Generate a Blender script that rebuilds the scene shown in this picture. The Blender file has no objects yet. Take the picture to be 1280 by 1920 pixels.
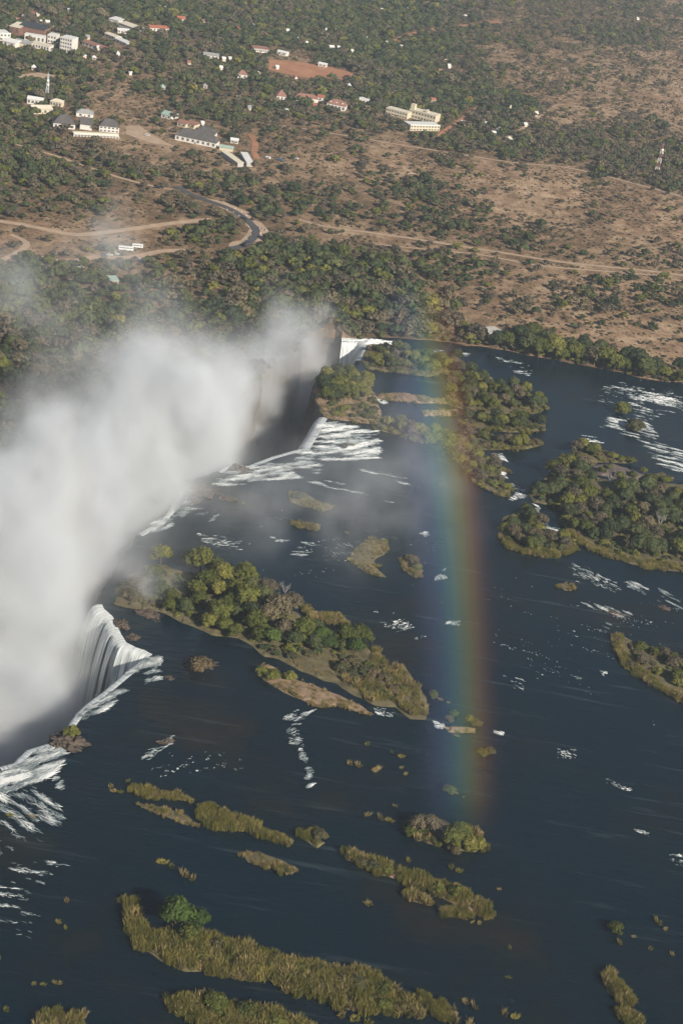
import bpy, bmesh, math, random
import numpy as np
from mathutils import Vector, Matrix, noise as mnoise
from mathutils.geometry import delaunay_2d_cdt

random.seed(7); RNG = np.random.default_rng(7)
scene = bpy.context.scene
COL = scene.collection
R = math.radians

# ------------------------------------------------------------------ camera
CAM_H, F_PX, PITCH, ROLL = 400.0, 3000.0, R(27.0), R(10.0)
U0 = Vector((0, math.sin(PITCH), math.cos(PITCH)))
FW = Vector((0, math.cos(PITCH), -math.sin(PITCH)))
R0 = Vector((1, 0, 0))
RT = R0 * math.cos(ROLL) + U0 * math.sin(ROLL)
UP = U0 * math.cos(ROLL) - R0 * math.sin(ROLL)
cam_d = bpy.data.cameras.new("camera"); cam = bpy.data.objects.new("camera", cam_d); COL.objects.link(cam)
cam_d.sensor_fit = 'VERTICAL'; cam_d.sensor_height = 24.0; cam_d.lens = F_PX / 1920.0 * 24.0
cam_d.clip_start = 1.0; cam_d.clip_end = 20000.0
m = Matrix((RT, UP, -FW)).transposed().to_4x4(); m.translation = Vector((0, 0, CAM_H))
cam.matrix_world = m
scene.camera = cam

# ------------------------------------------------------------------ world, sun, exposure
SUN_EL, SUN_AZ = R(31.0), R(135.0)          # azimuth clockwise from +Y
TO_SUN = Vector((math.cos(SUN_EL) * math.sin(SUN_AZ), math.cos(SUN_EL) * math.cos(SUN_AZ), math.sin(SUN_EL)))
world = bpy.data.worlds.new("World"); scene.world = world; world.use_nodes = True
wn = world.node_tree.nodes; wl = world.node_tree.links
sky = wn.new("ShaderNodeTexSky"); sky.sky_type = 'NISHITA'; sky.sun_disc = False
sky.sun_elevation = SUN_EL; sky.sun_rotation = SUN_AZ; sky.altitude = 900.0
wl.new(sky.outputs[0], wn["Background"].inputs[0]); wn["Background"].inputs[1].default_value = 0.055
sun_d = bpy.data.lights.new("sun", 'SUN'); sun_d.energy = 4.8; sun_d.angle = R(0.5); sun_d.color = (1.0, 0.91, 0.78)
sun = bpy.data.objects.new("sun", sun_d); COL.objects.link(sun)
sun.rotation_euler = (-TO_SUN).to_track_quat('-Z', 'Y').to_euler(); sun.location = TO_SUN * 1000
vs = scene.view_settings; vs.view_transform = 'Standard'; vs.look = 'None'; vs.exposure = 0.52; vs.gamma = 1.0
cy = scene.cycles
cy.max_bounces = 6; cy.diffuse_bounces = 2; cy.glossy_bounces = 2; cy.transmission_bounces = 2
cy.volume_bounces = 2; cy.transparent_max_bounces = 48; cy.caustics_reflective = False; cy.caustics_refractive = False
cy.use_denoising = True; cy.volume_step_rate = 3.0; cy.volume_max_steps = 128; cy.adaptive_threshold = .03

# ------------------------------------------------------------------ pixel <-> place
def hland(x, y):
    u = 2.2 + 1.3 * math.sin(x / 95 + 1.0) * math.sin(y / 130 + .4) + 1.6 * math.sin(x / 310 - y / 270) + 0.5 * math.sin(x / 37 + y / 51)
    k = 1.0
    if x > BX[0]:
        k = min(1.0, max(0.0, (y - float(np.interp(x, BX, BY))) / 55.0))
    return .35 + (max(1.2, u) - .35) * k
def P(px, py, z=0.0):
    d = FW * F_PX + RT * (px - 640.0) + UP * (960.0 - py)
    t = (z - CAM_H) / min(d.z, -60.0)
    return Vector((d.x * t, d.y * t, z))
BANK_PX = [(640, 634), (694, 632), (741, 633), (797, 637), (841, 641), (872, 648), (905, 650), (945, 655), (986, 665), (1045, 675), (1067, 681), (1111, 687), (1161, 698), (1200, 708), (1255, 717), (1290, 716), (1400, 732), (1700, 770)]
BX = [P(*q).x for q in BANK_PX]; BY = [P(*q).y for q in BANK_PX]
def PL(px, py):
    z = 2.5
    for _ in range(4):
        p = P(px, py, z); z = hland(p.x, p.y)
    return P(px, py, z)
def to_px(p):
    v = Vector(p) - Vector((0, 0, CAM_H)); d = v.dot(FW)
    return (640 + F_PX * v.dot(RT) / d, 960 - F_PX * v.dot(UP) / d, d)
def to_px_np(X, Y, Z):
    V = np.stack([X, Y, Z - CAM_H], -1)
    d = V @ np.array(FW); d = np.maximum(d, 1.0)
    return 640 + F_PX * (V @ np.array(RT)) / d, 960 - F_PX * (V @ np.array(UP)) / d
def mpp(px, py):                             # metres per photo pixel, across the view
    return (P(px, py) - Vector((0, 0, CAM_H))).length / F_PX
def in_poly(x, y, poly):
    c = False; j = len(poly) - 1
    for i in range(len(poly)):
        xi, yi = poly[i][0], poly[i][1]; xj, yj = poly[j][0], poly[j][1]
        if (yi > y) != (yj > y) and x < (xj - xi) * (y - yi) / (yj - yi) + xi: c = not c
        j = i
    return c
def in_poly_np(X, Y, poly):
    c = np.zeros(X.shape, bool); j = len(poly) - 1
    for i in range(len(poly)):
        xi, yi = poly[i][0], poly[i][1]; xj, yj = poly[j][0], poly[j][1]
        if yi != yj:
            c ^= ((yi > Y) != (yj > Y)) & (X < (xj - xi) * (Y - yi) / (yj - yi) + xi)
        j = i
    return c
def vnoise(X, Y, seed=0):
    X = np.asarray(X, float); Y = np.asarray(Y, float)
    ix = np.floor(X).astype(np.int64); iy = np.floor(Y).astype(np.int64); fx = X - ix; fy = Y - iy
    fx = fx * fx * (3 - 2 * fx); fy = fy * fy * (3 - 2 * fy)
    def h(a, b):
        n = (a * 374761393 + b * 668265263 + seed * 974711) & 0x7fffffff
        n = ((n ^ (n >> 13)) * 1274126177) & 0x7fffffff
        return ((n ^ (n >> 16)) & 0xffff) / 65535.0
    return (h(ix, iy) * (1 - fx) + h(ix + 1, iy) * fx) * (1 - fy) + (h(ix, iy + 1) * (1 - fx) + h(ix + 1, iy + 1) * fx) * fy
def rand_in_poly(poly, n, mind, rng=random):
    xs = [p[0] for p in poly]; ys = [p[1] for p in poly]; out = []; tries = 0
    while len(out) < n and tries < n * 60:
        tries += 1
        x = rng.uniform(min(xs), max(xs)); y = rng.uniform(min(ys), max(ys))
        if not in_poly(x, y, poly): continue
        if any((x - a) ** 2 + ((y - b) * 1.6) ** 2 < mind * mind for a, b in out): continue
        out.append((x, y))
    return out

# ------------------------------------------------------------------ materials
MATS = {}
def nmat(name):
    mt = bpy.data.materials.new(name); mt.use_nodes = True; MATS[name] = mt
    nt = mt.node_tree
    return mt, nt, nt.nodes, nt.links, nt.nodes["Principled BSDF"]
def ramp(nodes, stops):
    r = nodes.new("ShaderNodeValToRGB"); e = r.color_ramp.elements
    while len(e) > 1: e.remove(e[-1])
    for i, (p, c) in enumerate(stops):
        el = e[0] if i == 0 else e.new(p)
        el.position = p; el.color = (*c, 1.0)
    return r
def noise_node(nodes, links, scale, detail=3, rough=.55, vec=None):
    n = nodes.new("ShaderNodeTexNoise"); n.inputs["Scale"].default_value = scale
    n.inputs["Detail"].default_value = detail; n.inputs["Roughness"].default_value = rough
    if vec is not None: links.new(vec, n.inputs["Vector"])
    return n
def simple(name, col, rough=.8, var=.25, scale=.6, metal=0.0):
    mt, nt, N, L, b = nmat(name)
    tc = N.new("ShaderNodeTexCoord"); n = noise_node(N, L, scale, 4, .6, tc.outputs["Object"])
    r = ramp(N, [(.25, tuple(c * (1 - var) for c in col)), (.75, tuple(min(1, c * (1 + var)) for c in col))])
    L.new(n.outputs[0], r.inputs[0]); L.new(r.outputs[0], b.inputs["Base Color"])
    b.inputs["Roughness"].default_value = rough; b.inputs["Metallic"].default_value = metal
    b.inputs["Specular IOR Level"].default_value = .2
    return mt
def foliage(name, stops, trans=.15):
    mt, nt, N, L, b = nmat(name)
    oi = N.new("ShaderNodeObjectInfo"); at = N.new("ShaderNodeAttribute"); at.attribute_name = "tone"
    mul = N.new("ShaderNodeMath"); mul.operation = 'MULTIPLY_ADD'; mul.inputs[1].default_value = .30; 
    sub = N.new("ShaderNodeMath"); sub.operation = 'MULTIPLY_ADD'; sub.inputs[1].default_value = .85; sub.inputs[2].default_value = -.07
    L.new(oi.outputs["Random"], sub.inputs[0]); L.new(at.outputs["Fac"], mul.inputs[0]); L.new(sub.outputs[0], mul.inputs[2])
    r = ramp(N, stops); L.new(mul.outputs[0], r.inputs[0])
    L.new(r.outputs[0], b.inputs["Base Color"]); b.inputs["Roughness"].default_value = .75; b.inputs["Specular IOR Level"].default_value = .12
    if trans:
        tr = N.new("ShaderNodeBsdfTranslucent"); mx = N.new("ShaderNodeMixShader"); mx.inputs[0].default_value = trans
        L.new(r.outputs[0], tr.inputs[0]); L.new(b.outputs[0], mx.inputs[1]); L.new(tr.outputs[0], mx.inputs[2])
        L.new(mx.outputs[0], N["Material Output"].inputs["Surface"])
    return mt
M_LEAF = foliage("leaf_green", [(0, (.066, .078, .019)), (.3, (.105, .114, .026)), (.6, (.152, .152, .036)), (.85, (.200, .186, .046)), (1, (.255, .218, .058))])
M_LEAFD = foliage("leaf_dark", [(0, (.044, .059, .027)), (.35, (.066, .083, .034)), (.7, (.096, .109, .042)), (1, (.138, .138, .054))])
M_LEAFV = foliage("leaf_vivid", [(0, (.038, .062, .016)), (.4, (.062, .095, .022)), (.8, (.095, .130, .032)), (1, (.13, .16, .04))])
M_DRY = foliage("leaf_dry", [(0, (.095, .082, .058)), (.35, (.130, .108, .070)), (.7, (.165, .135, .080)), (1, (.20, .165, .095))])
M_SCRUB = foliage("leaf_scrub", [(0, (.060, .066, .032)), (.4, (.105, .092, .046)), (.75, (.150, .110, .062)), (1, (.20, .145, .085))])
M_REED = foliage("reed_blade", [(0, (.125, .130, .034)), (.4, (.20, .185, .048)), (.75, (.285, .245, .070)), (1, (.38, .30, .10))], .25)
M_STRAW = foliage("dry_reed_blade", [(0, (.20, .165, .070)), (.5, (.31, .245, .105)), (1, (.44, .34, .16))], .25)
M_BARK = simple("bark", (.12, .09, .065), .9)
M_DEAD = simple("dead_wood", (.36, .33, .30), .9)
M_ROCK = simple("basalt_rock", (.085, .066, .052), .85, .6, .6)
M_ROCKP = simple("pale_rock", (.125, .10, .088), .85, .5, .5)
def m_foam():
    mt, nt, N, L, b = nmat("white_water")
    at = N.new("ShaderNodeAttribute"); at.attribute_name = "tone"
    r = ramp(N, [(.1, (.07, .10, .11)), (.5, (.30, .34, .35)), (.85, (.68, .70, .69)), (1, (.80, .81, .80))])
    L.new(at.outputs["Fac"], r.inputs[0]); L.new(r.outputs[0], b.inputs["Base Color"]); b.inputs["Roughness"].default_value = .6
    return mt
M_FOAM = m_foam()
def m_fall():
    mt, nt, N, L, b = nmat("falling_water")
    at = N.new("ShaderNodeAttribute"); at.attribute_name = "uvw"; at.attribute_type = 'GEOMETRY'
    mp = N.new("ShaderNodeMapping"); mp.inputs["Scale"].default_value = (1.1, .03, 1)
    L.new(at.outputs["Vector"], mp.inputs[0])
    n = noise_node(N, L, 1.0, 6, .65, mp.outputs[0])
    r = ramp(N, [(.34, (.16, .18, .18)), (.45, (.46, .50, .50)), (.56, (.74, .76, .75)), (.8, (.84, .85, .84))])
    L.new(n.outputs[0], r.inputs[0]); L.new(r.outputs[0], b.inputs["Base Color"]); b.inputs["Roughness"].default_value = .55
    bp = N.new("ShaderNodeBump"); bp.inputs["Strength"].default_value = .6; bp.inputs["Distance"].default_value = 1.2
    L.new(n.outputs[0], bp.inputs["Height"]); L.new(bp.outputs[0], b.inputs["Normal"])
    return mt
M_FALL = m_fall()
def m_water():
    mt, nt, N, L, b = nmat("river_water")
    tc = N.new("ShaderNodeTexCoord")
    mp = N.new("ShaderNodeMapping"); mp.inputs["Rotation"].default_value = (0, 0, R(-25)); mp.inputs["Scale"].default_value = (.30, 1.0, 1.0)
    L.new(tc.outputs["Object"], mp.inputs[0])
    n1 = noise_node(N, L, .30, 5, .6, mp.outputs[0]); n2 = noise_node(N, L, .035, 4, .6, tc.outputs["Object"])
    n3 = noise_node(N, L, .012, 5, .6, tc.outputs["Object"])
    r = ramp(N, [(.38, (.0025, .011, .019)), (.54, (.005, .012, .016)), (.66, (.014, .014, .012)), (.80, (.030, .022, .013))])
    L.new(n3.outputs[0], r.inputs[0]); L.new(r.outputs[0], b.inputs["Base Color"])
    b.inputs["IOR"].default_value = 1.33; b.inputs["Roughness"].default_value = .16; b.inputs["Specular IOR Level"].default_value = .42
    mp2 = N.new("ShaderNodeMapping"); mp2.inputs["Rotation"].default_value = (0, 0, R(-28)); mp2.inputs["Scale"].default_value = (.012, .16, 1); L.new(tc.outputs["Object"], mp2.inputs[0])
    n4 = noise_node(N, L, 1.0, 5, .7, mp2.outputs[0]); r4 = ramp(N, [(.58, (0, 0, 0)), (.74, (.030, .036, .038))]); L.new(n4.outputs[0], r4.inputs[0])
    ad = N.new("ShaderNodeMixRGB"); ad.blend_type = 'ADD'; ad.inputs[0].default_value = 1.0; L.new(r.outputs[0], ad.inputs[1]); L.new(r4.outputs[0], ad.inputs[2]); L.new(ad.outputs[0], b.inputs["Base Color"])
    n5 = noise_node(N, L, .010, 4, .6, tc.outputs["Object"]); r5 = N.new("ShaderNodeMapRange"); r5.inputs[1].default_value = .35; r5.inputs[2].default_value = .65; r5.inputs[3].default_value = .08; r5.inputs[4].default_value = .30
    L.new(n5.outputs[0], r5.inputs[0]); L.new(r5.outputs[0], b.inputs["Roughness"])
    mul = N.new("ShaderNodeMath"); mul.operation = 'MULTIPLY'; L.new(n1.outputs[0], mul.inputs[0]); L.new(n2.outputs[0], mul.inputs[1])
    bp = N.new("ShaderNodeBump"); bp.inputs["Strength"].default_value = .5; bp.inputs["Distance"].default_value = 1.5
    L.new(mul.outputs[0], bp.inputs["Height"]); L.new(bp.outputs[0], b.inputs["Normal"])
    return mt
M_WATER = m_water()
def m_ground():
    mt, nt, N, L, b = nmat("bush_ground")
    tc = N.new("ShaderNodeTexCoord"); O = tc.outputs["Object"]
    ad = N.new("ShaderNodeAttribute"); ad.attribute_name = "dry"; ac = N.new("ShaderNodeAttribute"); ac.attribute_name = "cover"
    mp = N.new("ShaderNodeMapping"); mp.inputs["Rotation"].default_value = (0, 0, R(20)); mp.inputs["Scale"].default_value = (1, .45, 1); L.new(O, mp.inputs[0])
    nb = noise_node(N, L, .012, 5, .65, mp.outputs[0]); nm = noise_node(N, L, .07, 5, .7, O); nf = noise_node(N, L, .35, 4, .7, O)
    pale = ramp(N, [(.34, (.160, .098, .060)), (.45, (.27, .172, .105)), (.54, (.40, .272, .172)), (.68, (.54, .40, .27))])
    litter = ramp(N, [(.3, (.084, .062, .036)), (.55, (.140, .092, .052)), (.75, (.20, .120, .068))])
    a = N.new("ShaderNodeMath"); a.operation = 'MULTIPLY_ADD'; a.inputs[1].default_value = .55
    L.new(nm.outputs[0], a.inputs[0]); 
    a2 = N.new("ShaderNodeMath"); a2.operation = 'MULTIPLY'; a2.inputs[1].default_value = .45; L.new(nb.outputs[0], a2.inputs[0]); L.new(a2.outputs[0], a.inputs[2])
    L.new(a.outputs[0], pale.inputs[0]); L.new(a.outputs[0], litter.inputs[0])
    mx = N.new("ShaderNodeMixRGB")
    f = N.new("ShaderNodeMath"); f.operation = 'MULTIPLY_ADD'; f.inputs[1].default_value = 1.1; f.use_clamp = True
    f2 = N.new("ShaderNodeMath"); f2.operation = 'MULTIPLY_ADD'; f2.inputs[1].default_value = 1.4; f2.inputs[2].default_value = -.75; L.new(nm.outputs[0], f2.inputs[0])
    L.new(ad.outputs["Fac"], f.inputs[0]); L.new(f2.outputs[0], f.inputs[2])
    L.new(f.outputs[0], mx.inputs[0]); L.new(litter.outputs[0], mx.inputs[1]); L.new(pale.outputs[0], mx.inputs[2])
    sp = ramp(N, [(.36, (.36, .34, .29)), (.50, (1, 1, 1))]); L.new(nf.outputs[0], sp.inputs[0])
    m2 = N.new("ShaderNodeMixRGB"); m2.blend_type = 'MULTIPLY'; m2.inputs[0].default_value = .8
    L.new(mx.outputs[0], m2.inputs[1]); L.new(sp.outputs[0], m2.inputs[2])
    L.new(m2.outputs[0], b.inputs["Base Color"]); b.inputs["Roughness"].default_value = .95; b.inputs["Specular IOR Level"].default_value = .05
    bp = N.new("ShaderNodeBump"); bp.inputs["Strength"].default_value = .6; bp.inputs["Distance"].default_value = 1.0
    L.new(nf.outputs[0], bp.inputs["Height"]); L.new(bp.outputs[0], b.inputs["Normal"])
    return mt
M_GROUND = m_ground()
M_ISLE = simple("island_soil", (.115, .098, .052), .95, .45, .18)
M_ISLEG = simple("island_dry_grass", (.235, .165, .105), .95, .45, .25)
M_TRACK = simple("dirt_track", (.40, .29, .20), .95, .2, .15)
M_RED = simple("red_earth", (.36, .175, .095), .95, .3, .05)
M_TAR = simple("asphalt", (.075, .075, .078), .85, .2, .3)
M_CONC = simple("pale_concrete", (.42, .40, .36), .9, .2, .3)

# ------------------------------------------------------------------ object helpers
def tag(o, label=None, cat=None, group=None, kind=None):
    if label: o["label"] = label
    if cat: o["category"] = cat
    if group: o["group"] = group
    if kind: o["kind"] = kind
    return o
def mesh_np(name, V, Fs, mat, smooth=False):
    me = bpy.data.meshes.new(name); me.from_pydata([tuple(v) for v in V], [], [tuple(f) for f in Fs]); 
    if mat: me.materials.append(mat)
    if smooth: me.polygons.foreach_set("use_smooth", [True] * len(me.polygons))
    me.update(); return me
def mesh_arr(name, V, Q, mat, smooth=False):            # numpy quads or triangles, fast
    V = np.asarray(V, np.float32); Q = np.asarray(Q, np.int32); k = Q.shape[1]
    me = bpy.data.meshes.new(name); me.vertices.add(len(V)); me.vertices.foreach_set("co", V.ravel())
    me.loops.add(Q.size); me.loops.foreach_set("vertex_index", Q.ravel())
    me.polygons.add(len(Q)); me.polygons.foreach_set("loop_start", np.arange(0, Q.size, k, dtype=np.int32))
    me.polygons.foreach_set("loop_total", np.full(len(Q), k, np.int32))
    if smooth: me.polygons.foreach_set("use_smooth", np.ones(len(Q), bool))
    me.update(calc_edges=True); me.validate()
    if mat: me.materials.append(mat)
    return me
def obj(name, me, parent=None, loc=None):
    o = bpy.data.objects.new(name, me); COL.objects.link(o)
    if parent: o.parent = parent
    if loc is not None: o.location = loc
    return o
def empty(name, loc, rz=0.0):
    o = bpy.data.objects.new(name, None); COL.objects.link(o); o.location = loc; o.rotation_euler = (0, 0, rz); o.empty_display_size = 1
    return o
def set_attr(me, name, arr, kind='FLOAT', dom='POINT'):
    a = me.attributes.new(name, kind, dom)
    a.data.foreach_set("vector" if kind == 'FLOAT_VECTOR' else "value", np.asarray(arr, np.float32 if kind != 'INT' else np.int32).ravel())
def bm_obj(name, bm, mat, parent=None, loc=None, smooth=False):
    me = bpy.data.meshes.new(name); bm.to_mesh(me); bm.free()
    if mat: me.materials.append(mat)
    if smooth:
        for p in me.polygons: p.use_smooth = True
    return obj(name, me, parent, loc)
def bx(bm, x0, x1, y0, y1, z0, z1):
    v = [bm.verts.new(c) for c in ((x0, y0, z0), (x1, y0, z0), (x1, y1, z0), (x0, y1, z0), (x0, y0, z1), (x1, y0, z1), (x1, y1, z1), (x0, y1, z1))]
    for f in ((0, 3, 2, 1), (4, 5, 6, 7), (0, 1, 5, 4), (1, 2, 6, 5), (2, 3, 7, 6), (3, 0, 4, 7)): bm.faces.new([v[i] for i in f])
def bar(bm, a, b, r, n=4, r2=None):
    a = Vector(a); b = Vector(b); r2 = r if r2 is None else r2
    d = (b - a).normalized(); s = d.orthogonal().normalized(); t = d.cross(s)
    A = []; B = []
    for i in range(n):
        an = 2 * math.pi * i / n; o = s * math.cos(an) + t * math.sin(an)
        A.append(bm.verts.new(a + o * r)); B.append(bm.verts.new(b + o * r2))
    for i in range(n): bm.faces.new((A[i], A[(i + 1) % n], B[(i + 1) % n], B[i]))
    bm.faces.new(A[::-1]); bm.faces.new(B)
def one_box(name, x0, x1, y0, y1, z0, z1, mat, parent):
    bm = bmesh.new(); bx(bm, x0, x1, y0, y1, z0, z1); return bm_obj(name, bm, mat, parent)

def densify(pts, step):
    out = []
    for a, b in zip(pts[:-1], pts[1:]):
        a = Vector(a); b = Vector(b); n = max(1, int((b - a).length / step))
        for i in range(n): out.append(a.lerp(b, i / n))
    out.append(Vector(pts[-1])); return out
def roughen(pts, amp, wl, seed=0):
    out = []
    for i, p in enumerate(pts):
        if i in (0, len(pts) - 1): out.append(p); continue
        q = Vector((p.x / wl, p.y / wl, seed * 3.7))
        out.append(Vector((p.x + amp * mnoise.noise(q), p.y + amp * mnoise.noise(q + Vector((31, 17, 5))), p.z)))
    return out

# ------------------------------------------------------------------ shorelines, lip and rim of the gorge
LIP_PX = [(0, 1440), (30, 1432), (55, 1407), (92, 1396), (97, 1382), (132, 1362), (150, 1337), (168, 1320), (200, 1296), (231, 1270), (258, 1248), (280, 1231),
          (268, 1223), (248, 1217), (229, 1206), (217, 1186), (205, 1160), (188, 1143), (190, 1120), (205, 1085), (232, 1040), (262, 1003), (300, 982), (322, 958), (332, 936),
          (345, 912), (372, 896), (410, 885), (436, 871), (466, 875), (510, 858), (548, 847), (575, 840), (592, 812), (608, 783),
          (602, 768), (594, 752), (588, 735), (594, 712), (622, 696), (664, 697), (676, 676), (688, 652), (676, 638), (640, 634)]
RIM_PX = [(640, 634), (606, 626), (572, 640), (520, 692), (440, 752), (340, 806), (250, 872), (160, 968), (70, 1090), (-40, 1210), (-160, 1300)]
lip = [P(x, y) for x, y in LIP_PX]
d0 = (lip[0] - P(330, 937)).normalized()
lip = [lip[0] + d0 * 700, lip[0] + d0 * 300 + Vector((10, 0, 0)), lip[0] + d0 * 120] + lip
rim = [P(x, y) for x, y in RIM_PX]
rim = rim + [rim[-1] + d0 * 300, rim[-1] + d0 * 640]
lip = roughen(densify(lip, 3.0), 1.6, 7.0); rim = roughen(densify(rim, 5.0), 4.0, 16.0)
bank = [P(x, y) for x, y in BANK_PX]
bank = roughen(densify(bank, 5.0), 2.5, 14.0, 3)
bank.append(Vector((5000, bank[-1].y + 300, 0)))

# ------------------------------------------------------------------ cover of the land, from points read in the photograph: x, y, tree cover, greenness, dry open ground
ANCH = np.array([
 (0,0,.9,.8,.1),(200,20,.9,.8,.1),(400,20,.9,.8,.1),(640,20,.95,.85,.1),(760,50,.85,.8,.1),(820,15,.85,.7,.1),(880,20,.6,.5,.2),(1000,20,.5,.25,.4),(1100,15,.5,.3,.4),(1160,60,.6,.4,.3),(1280,10,.4,.2,.6),
 (100,110,.75,.8,.2),(300,110,.75,.7,.2),(240,105,.4,.6,.4),(450,100,.8,.8,.2),(560,130,.1,.5,.6),(640,90,.9,.85,.1),(700,110,.9,.8,.1),(800,90,.8,.6,.2),(850,120,.6,.4,.3),(950,100,.4,.15,.5),(1050,120,.35,.15,.6),(1150,110,.4,.2,.6),(1250,130,.3,.15,.8),
 (50,170,.8,.9,.2),(150,165,.55,.8,.3),(200,182,.25,.4,.6),(270,190,.3,.4,.6),(300,160,.6,.7,.3),(400,195,.55,.6,.3),(400,150,.75,.7,.2),(520,190,.85,.7,.2),(600,200,.85,.75,.2),(700,180,.9,.75,.1),(850,190,.9,.8,.1),(950,210,.85,.8,.1),(1020,170,.4,.3,.6),(1080,210,.3,.2,.7),(1150,200,.22,.2,.8),(1270,200,.15,.2,.9),
 (30,255,.6,.7,.3),(150,275,.6,.6,.3),(250,265,.2,.5,.6),(300,285,.25,.4,.6),(400,305,.25,.35,.6),(520,250,.35,.4,.5),(600,235,.4,.4,.5),(700,245,.6,.5,.4),(790,262,.75,.7,.2),(870,275,.8,.7,.2),(950,270,.85,.65,.2),(1080,270,.85,.6,.2),(1150,300,.8,.6,.2),(1230,330,.7,.6,.3),(1180,250,.5,.4,.5),(1275,290,.5,.4,.5),
 (50,320,.75,.5,.2),(200,320,.75,.5,.2),(330,345,.6,.5,.3),(450,355,.65,.6,.3),(540,320,.25,.4,.6),(620,290,.14,.4,.7),(750,275,.12,.3,.8),(760,310,.14,.3,.8),(900,320,.12,.3,.85),(1050,350,.12,.3,.9),(1200,380,.12,.3,.9),
 (30,390,.55,.4,.4),(150,395,.55,.4,.4),(250,400,.35,.4,.5),(350,385,.65,.6,.3),(520,385,.7,.7,.2),(640,370,.5,.6,.4),(720,390,.6,.5,.3),(800,360,.6,.5,.3),(780,420,.6,.5,.3),(860,430,.6,.5,.3),(880,380,.3,.4,.7),(960,390,.18,.4,.8),(1050,440,.35,.5,.6),(1130,445,.35,.5,.6),(1250,440,.1,.3,.9),(1180,420,.1,.3,.9),
 (60,440,.2,.4,.6),(150,440,.2,.3,.6),(260,430,.12,.4,.6),(360,430,.45,.5,.4),(420,445,.6,.5,.3),(560,425,.5,.5,.4),(640,438,.2,.4,.6),(750,450,.3,.4,.6),(870,470,.3,.5,.6),(1000,470,.45,.5,.5),(1150,480,.3,.4,.6),(1250,485,.4,.5,.5),
 (50,530,.9,.75,.1),(200,550,.85,.7,.1),(250,490,.3,.5,.4),(330,500,.55,.4,.4),(360,540,.5,.3,.4),(450,520,.85,.6,.2),(600,490,.92,.75,.1),(720,500,.85,.6,.2),(820,540,.6,.45,.4),(860,490,.5,.6,.4),(950,530,.45,.6,.6),(1000,570,.4,.6,.6),(1100,540,.42,.6,.6),(1180,580,.4,.6,.6),(1250,540,.35,.5,.6),
 (50,620,1,.6,.1),(200,640,1,.6,.1),(400,600,1,.6,.1),(560,580,.95,.7,.1),(700,590,1,.55,.1),(780,600,1,.45,.1),(850,610,.9,.35,.2),(900,600,.35,.3,.6),(930,570,.3,.4,.7),(1050,620,.3,.4,.7),(1150,640,.3,.4,.7),(1250,660,.3,.4,.7),
 (720,618,1,.5,.1),(800,628,1,.45,.1),(860,638,.9,.4,.2),(1000,668,.7,.5,.4),(1100,682,.7,.5,.4),(1200,700,.65,.5,.4),(1275,712,.5,.5,.4),(100,720,1,.7,.1),(0,780,1,.7,.1),(300,720,1,.6,.1),(500,650,1,.6,.1),(-200,500,.8,.6,.2),(-200,900,1,.6,.1),(1450,300,.4,.4,.7),(1450,600,.35,.4,.7),(-200,100,.8,.7,.2),(640,-150,.8,.6,.2),(1400,-100,.4,.3,.6)], float)
def cover_at(px, py):
    px = np.asarray(px, float); py = np.asarray(py, float)
    out = np.zeros((len(px), 3)); wsum = np.zeros(len(px))
    for a in ANCH:
        d2 = (px - a[0]) ** 2 + ((py - a[1]) * 1.7) ** 2 + 300.0
        w = 1.0 / d2 ** 2.0
        out += w[:, None] * a[2:5]; wsum += w
    return out / wsum[:, None]

def tri_sheet(name, boundary, inner, zf, mat, skirt=None):
    vb = [Vector((p.x, p.y)) for p in boundary]; nb = len(vb)
    vv = vb + [Vector((p[0], p[1])) for p in inner]
    ed = [(i, (i + 1) % nb) for i in range(nb)]
    V, E, Fa, *_ = delaunay_2d_cdt(vv, ed, [], 1, 1e-4)
    co = [(v.x, v.y, zf(v.x, v.y)) for v in V]; faces = [tuple(f) for f in Fa]
    if skirt is not None:
        cnt = {}
        for f in faces:
            for i in range(len(f)):
                e = (f[i], f[(i + 1) % len(f)]); k = (min(e), max(e)); cnt.setdefault(k, []).append(e)
        low = {}
        for k, es in list(cnt.items()):
            if len(es) == 1:
                a, b = es[0]
                for v in (a, b):
                    if v not in low:
                        low[v] = len(co); co.append((co[v][0], co[v][1], skirt))
                faces.append((b, a, low[a], low[b]))
    me = mesh_np(name, co, faces, mat, False)
    return me

# ------------------------------------------------------------------ ground (land), river, gorge
land_b = bank + [Vector((5000, 7000, 0)), Vector((-5000, 7000, 0)), Vector((-5000, rim[-1].y, 0))] + rim[::-1][:-1]
poly2 = [(p.x, p.y) for p in land_b]
inner = []
for py in range(-140, 1420, 9):
    for px in range(-320, 1620, 13):
        p = P(px + random.uniform(-4, 4), py + random.uniform(-3, 3), 2.5)
        if p.y < 6500: inner.append((p.x, p.y))
for x in range(-4800, 4900, 400):
    for y in range(200, 6900, 400): inner.append((x + random.uniform(-60, 60), y + random.uniform(-60, 60)))
inner = np.array(inner); inner = inner[in_poly_np(inner[:, 0], inner[:, 1], poly2)]
me = tri_sheet("ground", land_b, inner, hland, M_GROUND, skirt=-2.5)
co = np.empty(len(me.vertices) * 3, np.float32); me.vertices.foreach_get("co", co); co = co.reshape(-1, 3)
gx, gy = to_px_np(co[:, 0], co[:, 1], co[:, 2])
cv = cover_at(np.clip(gx, -300, 1500), np.clip(gy, -150, 1000))
set_attr(me, "cover", cv[:, 0]); set_attr(me, "dry", cv[:, 2])
tag(obj("ground", me), "dry bushland ground reaching to the horizon", kind="structure")

wb = list(lip) + [Vector((q.x, q.y + 22, 0)) for q in bank] + [ Vector((5000, -400, 0)), Vector((lip[0].x, -400, 0))]
inner = []
me = tri_sheet("river", wb, [], lambda x, y: 0.0, M_WATER)
tag(obj("river", me), "dark blue river above the falls", kind="structure")

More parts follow.
